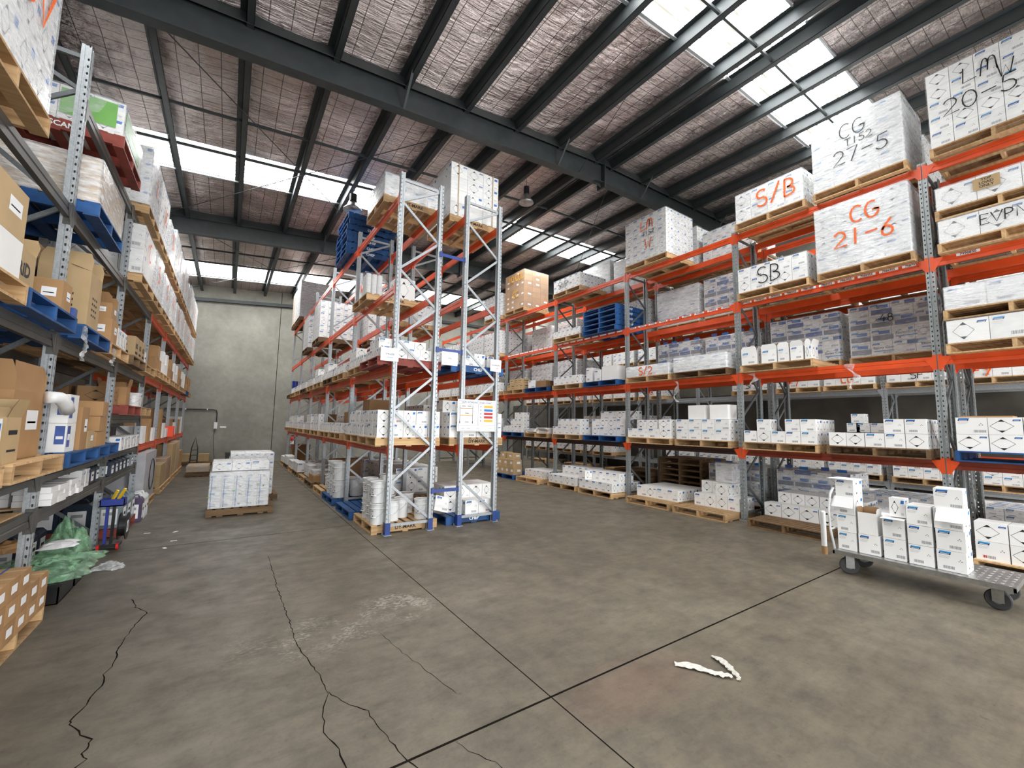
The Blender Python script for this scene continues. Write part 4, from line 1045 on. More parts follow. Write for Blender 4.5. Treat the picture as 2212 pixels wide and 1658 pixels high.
for b, k, P in ((1, 0, 'rear row near'), (1, 1, 'rear row far'), (2, 0, 'rear row third bay')):
    y, w, s = SL[b][k]; pallet(XB, y, LR[0], w, 'wood_dark', f'pallet on the rear orange row first shelf, {BAY[b]}, {s} half')
    cartons(XB+.02, y+.02, LR[0]+.151, 3, 5, .36, .25, 'W', P+' first shelf', [lambda i, j: i == 0 and j in (0, 1, 4)], .2)
for k in (0, 1):
    y, w, s = SL[3][k]; pallet(XB, y, LR[0], w, 'wood_dark', f'pallet on the rear orange row first shelf, fourth bay, {s} half')
    load(XB+.01, y+.03, LR[0]+.15, 1.1, w-.1, .6, f'dark-shaded printed carton load on the rear first shelf, fourth bay, {s} half', split=False, ch=.2, fm='film_light')
# ---------------------------------------------------------------- side-wall racking
for i in range(7):
    for k in (0, 1):
        y = YW[i]+.12+k*1.24; side = ['near', 'far'][k]
        for l, z, h in ((0, .6, [.34, .42, .25][(i+k) % 3]), (1, 2.95, [.32, .34, .95][(2*i+k) % 3 if i > 2 else 0]), (2, 4.4, .8)):
            if (i+k+l) % 5 == 4: continue
            pallet(13.84, y, z, 1.16, 'wood_light', f'pallet on side-wall racking, {ORD[i]} bay, {["low", "middle", "upper"][l]} shelf, {side} half')
            wr = []
            if l == 1: wr = [[('FY', .25, .04, .22, 'spray_orange', .03)], [('CG', .4, .05, .2, 'spray_orange', .03)], [('SF', .45, .06, .18, 'ink_black', .02)], [('F7', .35, .04, .2, 'spray_orange', .03)]][(i+2*k) % 4]
            if l == 1 and h > .9: wr = [('W', .3, .3, .4, 'spray_pink', .05)]
            load(13.86, y+.02, z+.15, 1.12, 1.12, h, f'white carton load on side-wall racking, {ORD[i]} bay, {["low", "middle", "upper"][l]} shelf, {side} half', split=False, cw=.28, ch=.22, fm='film_light' if l else None, writing=wr)
    pallet(13.4, YW[i]+.2, 0, 1.16, 'wood_light', f'floor pallet against the side-wall racking, {ORD[i]} bay', group='floor pallets by the side wall')
    if i < 4:
        load(13.42, YW[i]+.22, .15, 1.1, 1.12, .25, f'low white carton load on the floor against side-wall racking, {ORD[i]} bay', split=False, ch=.25, fm=None)
# ---------------------------------------------------------------- centre racking
XA, XC = 2.12, 3.44
def cp(x, y, l, mat, label, text=None, w=1.17): return pallet(x, y, LC[l] if l >= 0 else 0, w, mat, label, text)
cp(XA, 7.5, 3, 'wood_light', 'pale wooden pallet under the load at the very top of the centre racking, left row', 'UT-MARK')
load(XA+.01, 7.52, 6.1, 1.14, 1.13, .44, 'ragged wrapped white carton load at the top front of the centre racking, left row', face='S', cw=.29, cd=.25, ch=.22, style='AAD', fm='film_heavy')
cp(XC, 7.45, 3, 'wood_light', 'pale wooden pallet under the tall load topping the centre racking, right row', 'DY-MARK')
def straps(t):
    mb = MB()
    for x in (-.40, .42): mb.box(x-.008, x+.008, -.585, -.583, 0, 1.15, 'card_tan'); mb.box(x-.008, x+.008, -.585, .58, 1.15, 1.152, 'card_tan')
    link('strap', mb.mesh('s'), t)
load(XC+.01, 7.47, 6.1, 1.14, 1.13, 1.14, 'tall wrapped grey-white load with yellow straps topping the centre racking, right row', face='S', cw=.38, cd=.38, ch=.28, style='DEP', fm='film_light', extra=straps)
for k in range(7): pallet(XA+R.uniform(-.03, .03), 10.42+R.uniform(-.03, .03), 5.95+.151*k, 1.2, 'blue_timber', f'{ORD[k]} blue pallet from the bottom of the high stack on the centre racking', 'CHEP', group='blue pallets stacked high on the centre racking')
for k, (y, h, b, lb) in enumerate(((13.7, 1.15, 'card_white', 'tall white carton load on the third shelf of centre racking, third bay, near'), (14.95-.48+.46, .0, '', ''), (18.65, 1.5, 'card_white', 'tall wrapped load at the top far end of the centre racking'), (19.95, 1.4, 'card_tan', 'orange-stained wrapped load at the very far top of the centre racking'))):
    if not h: continue
    l = 2 if k == 0 else 3
    cp(XA, y, l, 'wood_dark', 'dark pallet under the '+' '.join(lb.split()[:12]))
    load(XA+.01, y+.02, LC[l]+.15, 1.14, 1.13, h, lb, face='S', cw=.23, cd=.2, ch=.19, style='AAD' if k < 3 else 'S', body=b, split=False, fm='film_heavy' if k > 1 else 'film_light')
cp(XA, 15.9, 2, 'wood_dark', 'dark pallet on third shelf of centre racking, fourth bay'); load(XA+.01, 15.92, LC[2]+.15, 1.14, 1.13, 1.15, 'tall white carton load on third shelf of centre racking, fourth bay', face='S', cw=.23, cd=.2, ch=.19, split=False, fm='film_light', writing=())
cp(XA, 8.35, 2, 'wood_light', 'wooden pallet with red-white tape on the third shelf, front bay of centre racking', 'DY-MARK')
t = thing('roll_bundle', 'bundle of white rolls under film on the third-shelf pallet, centre racking', 'rolls', (XA+.35, 8.9, 4.43), 0)
for k in range(9):
    mb = MB(); mb.lathe([(.055, 0), (.055, .5)], 'plastic_white', 12); link('roll', mb.mesh('r'), t, (-.24+.115*(k % 3), -.2+.115*(k//3), 0))
link('stretch_film', film_shell(.42, .42, .51, 'film_light', 3), t, (-.12, -.08, 0))
carton((XA+.85, 8.75, 4.432), 0, .42, .42, .5, 'D', 'large white carton beside the rolls on the third shelf, centre racking', 'white cartons on pallets', 0)
cp(XC, 10.2, 2, 'wood_light', 'wooden lettered pallet on the third shelf of centre racking, right row second bay', 'DY-MARK')
load(XC+.01, 10.22, LC[2]+.15, 1.14, 1.13, .5, 'dull white carton load on the third shelf of centre racking, right row second bay', face='S', cw=.25, ch=.24, split=False, fm='film_light')
cp(XC, 13.2, 2, 'wood_dark', 'dark pallet on the third shelf of centre racking, right row third bay'); load(XC+.01, 13.22, LC[2]+.15, 1.14, 1.13, .9, 'wrapped load on the third shelf of centre racking, right row third bay', face='S', split=False, fm='film_light')
# second shelf
YS = [7.15, 8.47, 10.06, 11.38, 12.91, 14.23, 15.77, 17.09, 18.59, 19.89]
mats = ['red_timber', 'wood_light', 'wood_light', 'wood_dark', 'wood_light', 'wood_light', 'wood_dark', 'wood_light', 'wood_light', 'wood_dark']
for k, (y, m) in enumerate(zip(YS, mats)):
    yy = 7.01 if k == 0 else y
    mm = {'red_timber': 'red', 'wood_light': 'pale wooden', 'wood_dark': 'dark wooden', 'blue_timber': 'blue'}
    cp(XA-(.07 if k == 0 else 0), yy+(.14 if k == 0 else 0), 1, m, f'{mm[m]} pallet on the second shelf of centre racking left row, {ORD[k]} from the front')
    if k == 9:
        continue
    P = f'centre second shelf, {ORD[k]} pallet back'
    far = k > 4
    cartons(XA+.02, yy+.16 if k == 0 else y+.02, LC[1]+.151, 5 if not far else 1, 4, .225, .28, 'S', P,
            [lambda i, j: i == 0 or j == 0, (lambda i, j: j in (1, 2) and i < 4) if k == 0 else ((lambda i, j: i == 0 and j > 1) if k in (1, 3, 4) else (lambda i, j: False))], .19 if k == 0 else .21, 'DDAE' if k == 0 else 'DAE')
q = random.Random(11)
# small blue tubs at the far end of the second shelf
tubm = None
def tub_mesh():
    mb = MB(); mb.lathe([(.10, 0), (.115, .16), (.12, .17), (.12, .19), (.0, .19)], 'plastic_blue', 14); return mb.mesh('tub')
for k in range(9):
    o = link('blue_tub', cached('tub', tub_mesh), None, (XA+.2+.27*(k % 3), 20.1+.05*(k//3), LC[1]+.152+.195*(k//3)))
    tag(o, 'small dark blue tub in the stack at the far end of centre racking', 'tub', 'blue tubs stacked at the far end')
# right row, second and first shelves
cp(XC, 7.16, 1, 'blue_timber', 'blue lettered pallet on the second shelf of centre racking, right row', 'CHEP')
for k, (x, y, w, d, h, s, rz) in enumerate(((3.52+.12, 7.35, .2, .3, .3, 'D', 0), (3.52+.36, 7.40, .2, .3, .2, 'A', 0), (3.95+.15, 7.4, .24, .3, .26, 'E', 0), (4.41, 7.4, .28, .3, .24, 'A', .05), (3.75, 7.85, .4, .4, .32, 'P', 0))):
    carton((x, y, LC[1]+.152), rz, w, d, h, s, f'white carton on the blue second-shelf pallet behind the paper signs, {ORD[k]}', 'white cartons on pallets', k)
cp(XC, 7.14, 0, 'wood_light', 'pale lettered pallet on the first shelf behind the load chart', 'DY-MARK')
cartons(XC+.0, 7.16, LC[0]+.151, 4, 2, .29, .33, 'S', 'right-row first shelf behind load chart', [lambda i, j: j == 0 or i == 0, lambda i, j: j == 0 or i == 0, lambda i, j: j == 1], .235, 'DAE')
for k in range(1, 9):
    y = YS[k]
    cp(XC, y, 0, 'wood_dark', f'wooden pallet on the first shelf of centre racking right row, {ORD[k]} from the front')
    load(XC+.02, y+.03, LC[0]+.15, 1.12, 1.1, [.4, .65, .3, .5][k % 4], f'shaded carton load on the first shelf, centre racking right row, {ORD[k]} from front', face='S', split=False, fm=None, style='DAE')
    if k in (2, 3, 5, 7):
        cp(XC, y, 1, 'wood_dark', f'wooden pallet on the second shelf of centre racking right row, {ORD[k]} from the front')
        load(XC+.02, y+.03, LC[1]+.15, 1.12, 1.1, .35, f'low carton load on the second shelf, centre racking right row, {ORD[k]} from front', face='S', split=False, fm='film_light', style='DAE', body='card_tan' if k == 3 else 'card_white')
# first shelf, left row
for k, y in enumerate(YS):
    yy = 7.15 if k == 0 else y
    cp(XA-.04 if k == 0 else XA, yy, 0, 'wood_light' if k % 3 else 'wood_light', f'pale wooden pallet on the first shelf of centre racking left row, {ORD[k]} from front', None)
    P = f'centre first shelf, {ORD[k]} pallet back'
    cartons(XA+.02-(.04 if k == 0 else 0), yy+.02, LC[0]+.151, 5 if k < 2 else 2, 4, .23, .28, 'S', P,
            [lambda i, j: i == 0 or j == 0, (lambda i, j: (i == 0 or j == 0)) if k == 0 else ((lambda i, j: i == 0 and j < 3) if k in (1, 4, 5) else (lambda i, j: k in (7, 8) and i == 0 and j > 0))], .235, 'DAEA')
for k, y in ((1, 9.2), (2, 10.95), (5, 15.05)):
    simple_cartons([(XA+.6, y, LC[0]+.152+.235*(k == 1), .55, .5, .5, 0)], 'card_dark', 'S', 'brown_carton', [f'dark brown shaded carton inside the centre racking first shelf, {ORD[k]} pallet'])  # shade inside the racking is put into the dark card colour
# floor
cp(XA-.03, 7.175, -1, 'wood_light', 'pale wooden pallet lettered on its end board, under the front pails', 'DY-MARK')
fm_ = ['', 'blue_timber', 'blue_timber', 'wood_light', 'wood_dark', 'wood_light', 'wood_dark', 'wood_light', 'wood_dark', 'wood_light']
for k in range(1, 10):
    y = YS[k]+.02
    cp(XA-.08, y, -1, fm_[k], f'{"blue" if fm_[k] == "blue_timber" else "wooden"} floor pallet under centre racking left row, {ORD[k]} from front')
cp(XC, 7.175, -1, 'blue_timber', 'bright blue lettered floor pallet at the front of centre racking, right row', 'CHEP')
for k in range(1, 6): cp(XC, YS[k]+.02, -1, 'wood_dark' if k != 2 else 'wood_light', f'floor pallet under centre racking right row, {ORD[k]} from front')
def pail_parts(r, h, col):
    def mk():
        a = MB(); a.lathe([(r*.90, 0), (r*.93, .006), (r*.97, h*.72), (r*1.03, h*.73), (r*1.03, h*.76), (r*.98, h*.77), (r, h*.93), (r*1.05, h*.94), (r*1.05, h*.96)], col, 28)
        for k, (a0, zz, wd_) in enumerate(((-1.9, .62, .30), (-1.95, .50, .22), (-1.85, .40, .35), (-2.2, .30, .4))):
            n = 6; vs = []
            for i in range(n+1):
                an = a0+wd_*i/n*(.9 if k == 3 else .6); rr_ = r*(.93+.04*zz)+.0025
                vs += [(rr_*math.cos(an), rr_*math.sin(an), h*zz), (rr_*math.cos(an), rr_*math.sin(an), h*(zz+.035))]
            a.add(vs, [(2*i, 2*i+2, 2*i+3, 2*i+1) for i in range(n)], 'ink_black' if k < 3 else 'ink_navy')
        l = MB(); l.lathe([(r*1.06, h*.945), (r*1.08, h*.95), (r*1.08, h), (r*1.03, h), (r*1.0, h*.975), (r*.3, h*.975), (r*.3, h*.99), (r*.1, h*.99)], col, 28)
        w = MB(); w.tube([(r*1.04*math.cos(t_), -r*1.04*abs(math.sin(t_))*.96-.008*math.sin(t_), h*.74-math.sin(t_)*h*.38) for t_ in [math.pi*i/14 for i in range(15)]], .0022, 'galv', 6)
        w.tube([(-.05, -r*1.0-.01, h*.365), (.05, -r*1.0-.01, h*.365)], .009, col, 8)
        return a.mesh('b', False), l.mesh('l', False), w.mesh('w', True)
    return cached(('pail', r, h, col), mk)
def pail(x, y, z, r, h, label, rz=0.0, col='plastic_white'):
    b, l, w = pail_parts(r, h, col)
    t = thing('paint_pail', label, 'pail', (x, y, z+.001), rz, 'white pails on the racking floor pallets')
    link('body', b, t); link('lid', l, t); link('handle', w, t)
q = random.Random(9)
FRONT = [(2.22, 7.30), (2.24, 7.58), (2.24, 7.88), (2.50, 7.42), (2.74, 7.62), (3.02, 7.34)]
for k, (x, y) in enumerate(FRONT):
    for s in range(2 if k < 3 or k == 3 and False else 1):
        pail(x, y, .151+s*.352, .128, .35, f'white metal pail on the lettered front pallet, {ORD[k]} spot from corner, {["lower", "upper"][s]}', q.uniform(-1.2, -.3))
pail(2.58, 7.95, .151, .15, .37, 'large white pail in the second row of the front pallet, lower'); pail(2.58, 7.95, .523, .15, .37, 'large white pail in the second row of the front pallet, upper')
pail(2.95, 7.98, .151, .15, .37, 'large white pail at the back right of the front pallet')
for k, (x, y) in enumerate(((2.23, 10.26), (2.24, 10.62), (2.25, 10.98), (2.62, 10.35), (2.64, 10.75))):
    for s in range(2 if k < 3 else 1): pail(x, y, .151+s*.385, .155, .38, f'white pail on the second blue floor pallet, {ORD[k]} spot, {["lower", "upper"][s]}', q.uniform(-1.4, -.4))
pail(2.35, 11.75, .151, .16, .36, 'single off-white pail alone on the pallet behind the blue one', -.6)
pail(2.98, 10.5, .151, .15, .37, 'shaded pail behind the steel upright, second blue pallet'); pail(2.95, 9.3, .151, .15, .37, 'shaded pail behind the empty blue pallet', 0)
for k in range(5): pail(2.25+.28*(k % 3), 13.3+.3*(k//3), .335, .13, .12, f'short round white tub in the tray box, centre racking floor, {ORD[k]}', 0)
simple_cartons([(XA+.50, 13.45, .152, 1.0, .8, .18, 0)], 'card_brown', 'S', 'brown_tray', ['open brown tray box holding short white tubs, centre racking floor'])
for k in range(6): pail(2.3+.3*(k % 2), 14.45+.33*(k//2), .151+.30*0, .13, .34, f'white pail further back under the centre racking, {ORD[k]}', q.uniform(-1.4, -.4))
cartons(XA-.06, 15.85, .151, 4, 4, .29, .29, 'S', 'centre racking floor, far pallet', [lambda i, j: i == 0 or j == 0], .3, 'PAD')
cartons(XA-.06, 17.13, .151, 4, 4, .29, .29, 'S', 'centre racking floor, farther pallet', [lambda i, j: i == 0 or j == 0], .25, 'DA')
cartons(XA-.06, 18.65, .151, 4, 4, .29, .29, 'S', 'centre racking floor, second last pallet', [lambda i, j: i == 0], .32, 'P')
cartons(XA-.06, 19.93, .151, 4, 4, .29, .29, 'S', 'centre racking floor, last pallet', [lambda i, j: i == 0], .22, 'P')
# right row floor cartons
cartons(3.83, 7.18, .151, 2, 1, .29, .33, 'S', 'blue pallet, centre right-row front', [ALL], .26, 'DA')
cartons(3.55, 7.52, .151, 4, 2, .28, .33, 'S', 'behind front pair, centre right-row floor', [ALL, ALL], .25, 'DE')
t = thing('carton', 'tilted white carton leaning in the gap between the two centre rows', 'box', (3.30, 7.3, .22), 0, None, (math.radians(-18), math.radians(14), .1))
t.data = None
bpy.data.objects.remove(t)
o = link('carton', carton_mesh(.29, .26, .27, 'A', True), None, (3.30, 7.28, .24), 0, (math.radians(-14), math.radians(16), math.radians(6)))
tag(o, 'tilted white carton leaning in the gap between the two centre rows', 'box')
for k in range(3):
    y = YS[k+2]+.05
    load(XC+.03, y, .152, 1.1, 1.1, .6, f'shaded white carton load on the centre racking floor, right row, {ORD[k+1]} from front', face='S', split=False, fm=None, style='DAE')
for k, y in enumerate((12.2, 20.6)): simple_cartons([(2.75, y, .152, .7, .55, .7, 0)], 'card_dark', 'S', 'brown_carton', [f'large dark carton in the shaded middle of the centre racking floor, {ORD[k]}'])  # dark card colour holds the shade of the racking interior
# signs
def sign(name, x0, x1, z0, z1, y, label, lines, cat='sign', ry=0.0):
    t = thing(name, label, cat, ((x0+x1)/2, y, (z0+z1)/2), 0)
    w, h = x1-x0, z1-z0
    mb = MB(); mb.box(-w/2, w/2, 0, .004, -h/2, h/2, 'paper'); link('panel', mb.mesh('p'), t, rot_=(0, ry, 0))
    mb = MB()
    for s, fx, fz, size, mat in lines: mb.text(s, (fx*w, -.0015, fz*h), (1, 0, 0), (0, 0, 1), size, mat, .01)
    if lines: link('lettering', mb.mesh('l'), t)
    return t
sign('paper_sign', 2.06, 2.37, 2.90, 3.13, 7.02, 'white paper sign lettered VYLLEX on the front left post of centre racking', [('VYLLEX', .02, .02, .045, 'ink_black'), ('ultramat', .02, -.22, .03, 'ink_blue')])
sign('paper_sign', 3.17, 3.49, 2.93, 3.18, 7.004, 'white paper sign lettered VYS hanging under the blue spacer bar', [('VYS', 0, 0, .04, 'ink_black')])
sign('paper_sign', 4.22, 4.47, 2.90, 3.14, 7.02, 'white paper sign with red small print on the right-hand post', [('KUSARAN', .02, .02, .042, 'ink_black'), ('refill', .1, -.22, .035, 'ink_red')], ry=.03)
t = sign('load_chart', 3.53, 4.37, 1.72, 2.32, 7.022, 'white safe working load chart board with coloured panels on centre racking', [('SAFE WORKING LOAD CHART', 0, .41, .048, 'ink_navy')])
mb = MB(); w, h, y = .84, .60, -.0016
def ln(x0, x1, z0, z1, m='ink_navy'): mb.box(x0, x1, y, 0, z0, z1, m)
for z in (.275, .215, -.19, -.285): ln(-.39, .40, z-.0015, z+.0015)
for x in (-.39, .40): ln(x-.0015, x+.0015, -.285, .275)
ln(.02, .024, -.19, .215)
for x in (-.37, -.10): ln(x-.004, x+.004, -.12, .19); ln(x-.008, x+.008, -.15, -.11)
for z, m in ((.13, 'card_brown'), (0, 'ink_yellow')): ln(-.36, -.105, z-.007, z+.007, m)
for x, z in ((-.29, .175), (-.17, .175), (-.22, .04), (-.22, -.125)): ln(x-.04, x+.04, z-.005, z+.005, 'ink_black')
for k, m in enumerate(('ink_yellow', 'ink_blue', 'ink_red', 'ink_red', 'ink_yellow')):
    z = .175-.068*k; ln(.15, .345, z-.022, z+.022, m); ln(.065, .09, z-.015, z+.015, 'ink_grey')
for x in (-.3, -.18, .02, .3): ln(x-.035, x+.035, -.245, -.238, 'ink_grey')
link('diagram', mb.mesh('d'), t)
# ---------------------------------------------------------------- aisle loads
pallet(-.22, 9.98, 0, 1.17, 'wood_dark', 'dark wooden pallet under the white wrapped load in the left aisle', px=1.12)
def stripe(t):
    mb = MB(); q = random.Random(2)
    for k in range(5): x = -.46+.2*k; mb.box(x-.003, x+.003, -.5855, -.583, .02, .62-.05*(k % 2), 'ink_blue')
    for k in range(3): mb.box(-.52+.4*k, -.47+.4*k, -.5855, -.583, .22+.1*k, .235+.1*k, 'green_print')
    link('printed_stripe', mb.mesh('s'), t)
load(-.20, 10.0, .15, 1.0, 1.10, .66, 'white wrapped carton load with blue lines standing in the left aisle', face='S', cw=.2, cd=.25, ch=.33, style='AD', fm='film_heavy', extra=stripe)
load(-.18, 10.3, .83, .98, .80, .18, 'top layer of white cartons slumped under film on the left aisle load', face='S', cw=.33, cd=.27, ch=.18, style='AE', fm='film')
pallet(.1, 11.45, 0, 1.17, 'wood_dark', 'wooden pallet of the second white load further down the left aisle', px=1.0)
load(.12, 11.47, .15, .86, 1.1, .95, 'second white wrapped load in the left aisle, topped with red-marked cartons', face='S', cw=.29, cd=.3, ch=.19, style='DAE', fm='film')
pallet(-1.0, 17.2, 0, 1.0, 'wood_dark', 'low pallet of flattened cardboard in the left aisle', px=.62)
t = thing('cardboard_bundle', 'wrapped bundle of flattened tan cardboard on a pallet down the left aisle', 'cardboard', (-.69, 17.7, .153))
for k in range(6): mb = MB(); mb.box(-.29, .29, -.48, .48, .035*k, .035*k+.03, 'card_tan'); link('sheet', mb.mesh('s'), t, (q.uniform(-.01, .01), 0, 0), q.uniform(-.02, .02))
link('stretch_film', film_shell(.62, 1.0, .2, 'film', 5), t)
# along the back wall
simple_cartons([(-1.27, 21.6, .16, .34, .4, .3, 0), (-.70, 21.6, .16, .36, .4, .3, 0)], 'card_tan', 'S', 'tan_carton', ['tan strapped carton by the back wall, left of the tool stand', 'tan strapped carton by the back wall, right of the tool stand'])
for x in (-1.3, -.7):
    pallet(x-.3, 21.2, 0, 1.1, 'wood_dark', f'dark pallet against the back wall, {"left" if x < -1 else "right"} of the tool stand', px=.6)
t = thing('sack_truck', 'dark upright hand truck leaning by the back wall between tan cartons', 'hand truck', (-1.0, 20.9, 0))
mb = MB(); mb.tube([(-.12, 0, .05), (-.1, .15, .7), (0, .25, 1.15), (.1, .15, .7), (.12, 0, .05)], .02, 'plastic_black')
for z in (.25, .45, .65): mb.bar((-.11, .05, z), (.11, .05, z), .03, .03, 'plastic_black')
link('frame', mb.mesh('f'), t); mb = MB(); mb.box(-.14, .14, -.2, .0, 0, .02, 'plastic_black'); link('toe_plate', mb.mesh('t'), t)
for s in (-1, 1): mb = MB(); mb.lathe([(.09, -.02), (.11, -.015), (.11, .015), (.09, .02)], 'rubber', 16, M=Matrix.Translation((.17*s, .08, .11)) @ Matrix.Rotation(math.pi/2, 4, 'Y')); link('wheel', mb.mesh('w'), t)
t = thing('storage_bin', 'black low bin with white label by the back wall', 'bin', (.33, 21.9, 0))
mb = MB(); mb.box(-.30, .30, -.3, .3, 0, .42, 'plastic_black'); link('body', mb.mesh('b'), t); mb = MB(); mb.box(-.32, .32, -.32, .32, .42, .46, 'plastic_black'); link('lid', mb.mesh('l'), t)
mb = MB(); mb.box(-.15, -.05, -.304, -.30, .22, .32, 'paper'); link('label', mb.mesh('p'), t)
def extinguisher(x, y, z):
    t = thing('fire_extinguisher', 'red fire extinguisher hanging on the back wall beyond the centre racking', 'fire extinguisher', (x, y, z))
    mb = MB(); mb.lathe([(.07, 0), (.08, .02), (.08, .42), (.05, .48), (.03, .5), (.03, .54)], 'plastic_red', 18); link('cylinder', mb.mesh('c'), t)
    mb = MB(); mb.lathe([(.0805, .14), (.0805, .30)], 'paper', 18); link('label', mb.mesh('l'), t)
    mb = MB(); mb.tube([(.03, 0, .52), (.1, 0, .5), (.11, 0, .3), (.1, 0, .1)], .01, 'plastic_black'); mb.box(-.06, .08, -.015, .015, .54, .57, 'plastic_black'); link('hose', mb.mesh('h'), t)
extinguisher(2.62, YB-.1, .62)
mb = MB(); mb.box(-.12, .12, -.004, 0, -.09, .09, 'plastic_red'); o = link('safety_sign', mb.mesh('s'), None, (2.62, YB-.001, 1.42)); tag(o, 'red safety sign above the extinguisher on the back wall', 'sign')
mb = MB(); mb.box(-.14, .14, -.004, 0, -.14, .14, 'plastic_red'); mb.box(-.09, .09, -.005, -.004, -.02, .02, 'paper'); o = link('safety_sign', mb.mesh('s'), None, (2.95, YB-.001, 3.3)); tag(o, 'larger red safety sign higher on the back wall', 'sign')
# high-bay lamps
def highbay(x, y, z, label, s=1.0):
    t = thing('high_bay_lamp', label, 'lamp', (x, y, z))
    mb = MB(); mb.lathe([(.23*s, 0), (.22*s, .03), (.12*s, .14), (.07*s, .2), (.07*s, .24)], 'aluminium', 28); link('shade', mb.mesh('s', True), t)
    mb = MB(); mb.lathe([(.09*s, .24), (.09*s, .42), (.03, .45)], 'plastic_black', 16); link('ballast', mb.mesh('b'), t)
    mb = MB(); mb.lathe([(.02, .01), (.19*s, .01), (.19*s, .02)], 'lamp_glow', 20); link('bulb', mb.mesh('g'), t)
    mb = MB(); mb.tube([(0, 0, .44), (0, 0, rz_(x)+.5-z)], .006, 'steel_paint', 6); link('hanging_wire', mb.mesh('w'), t)
highbay(2.25, 10.65, 7.16, 'lit high bay lamp hanging under the roof above the blue pallet stack')
highbay(5.83, 8.14, 7.40, 'lit high bay lamp with bowl shade right of the centre racking top', .8)
# ---------------------------------------------------------------- platform trolley
t = thing('platform_trolley', 'long metal platform trolley loaded with white cartons', 'trolley', (7.14, 1.54, 0))
TX0, TX1, TY0, TY1, TZ = 6.74, 7.52, .78, 2.34, .30
mb = MB(); mb.box(TX0-7.14, TX1-7.14, TY0-1.54, TY1-1.54, TZ-.012, TZ, 'aluminium')
mb.box(TX0-7.14, TX0-7.12, TY0-1.54, TY1-1.54, TZ-.055, TZ-.012, 'aluminium'); mb.box(TX1-7.16, TX1-7.14, TY0-1.54, TY1-1.54, TZ-.055, TZ-.012, 'aluminium')
mb.box(TX0-7.14, TX1-7.14, TY0-1.54, TY0-1.52, TZ-.055, TZ-.012, 'aluminium'); mb.box(TX0-7.14, TX1-7.14, TY1-1.56, TY1-1.54, TZ-.055, TZ-.012, 'aluminium')
for i in range(12):
    for j in range(26):
        x, y = TX0-7.14+.03+i*.062, TY0-1.54+.03+j*.059; mb.bar((x, y, TZ+.001), (x+.022*(1 if (i+j) % 2 else -1), y+.022, TZ+.001), .006, .002, 'aluminium')
link('deck', mb.mesh('deck'), t)
mb = MB()
for k, (a, b) in enumerate(((TX0-7.12, TX1-7.16),)):
    y = TY1-1.54+.002
    mb.tube([(a+.05, y, TZ), (a+.03, y+.03, .55), (a-.02, y+.02, .8), (a+.0, y+.0, 1.02), (a+.1, y-.0, 1.08), (b-.1, y, 1.08), (b, y, 1.0), (b, y, TZ)], .016, 'plastic_white', 8)
    mb.bar((a+.04, y+.02, .55), (b, y, .55), .02, .02, 'plastic_white')
link('handle', mb.mesh('h', True), t)
for k, (x, y, a) in enumerate(((TX0+.13, TY1-.14, .5), (TX0+.16, TY0+.14, -.1), (TX1-.13, TY1-.14, .3), (TX1-.13, TY0+.14, .2))):
    f = MB(); f.box(-.05, .05, -.05, .05, .235, .245, 'aluminium'); f.box(-.035, -.029, -.04, .05, .08, .238, 'aluminium'); f.box(.029, .035, -.04, .05, .08, .238, 'aluminium')
    c = link('caster', f.mesh('c'), t, (x-7.14, y-1.54, 0), a)
    w = MB(); w.lathe([(.05, -.022), (.095, -.022), (.105, -.014), (.105, .014), (.095, .022), (.05, .022)], 'rubber', 26, M=Matrix.Translation((0, .01, .106)) @ Matrix.Rotation(math.pi/2, 4, 'Y'))
    w.lathe([(.012, -.03), (.052, -.02), (.052, .02), (.012, .03)], 'aluminium', 16, M=Matrix.Translation((0, .01, .106)) @ Matrix.Rotation(math.pi/2, 4, 'Y'))
    link('wheel', w.mesh('w'), c)
TC = 'trolley cartons'
def tcar(y0, y1, k, h, style, lab, dz=0, dx=0, z=None, v=1, rz=0):
    zz = TZ+.003+(k*.228 if z is None else z)
    carton((6.84+.16+dx, (y0+y1)/2, zz), RZW+rz, y1-y0-.004, .31, h, style, lab, TC, v)
for k in range(4): tcar(1.13, 1.37, k, .225, 'A', f'white carton in the trolley column nearest the camera end, {["bottom", "second", "third", "top"][k]}', v=[5, 1, 2, 3][k], dx=.005*k, rz=[.0, .03, -.03, .06][k])
for k in range(3): tcar(1.39, 1.61, k, .225, 'A', f'white carton in the fourth trolley column from the far handle, {["bottom", "middle", "top"][k]}', v=[3, 1, 2][k])
for k in range(2): tcar(1.63, 1.84, k, .25 if k == 0 else .24, 'A', f'white carton under the small one, third trolley column, {["bottom", "upper"][k]}', v=k, z=[0, .253][k])
carton((6.98, 1.70, TZ+.51), RZW, .15, .16, .23, 'E', 'small narrow white carton with diamond standing on the trolley pile', TC, 1)
tcar(1.87, 2.09, 0, .24, 'A', 'white carton at the trolley base under the upturned blank box', v=1)
open_carton((6.95, 1.99, TZ+.246), RZW, .19, .2, .27, 'upturned blank open carton showing brown inside on the trolley', fl=.06, style='P', group='trolley cartons', up=(0, .1, .05, .1))
for k in range(4): tcar(2.11, 2.31, k, .225, 'A', f'white carton in the trolley column by the handle, {["bottom", "second", "third", "top"][k]}', v=k)
carton((7.30, 1.95, TZ+.003), RZW, .3, .28, .46, 'A', 'tall white carton behind the upturned box on the trolley', TC, 2)
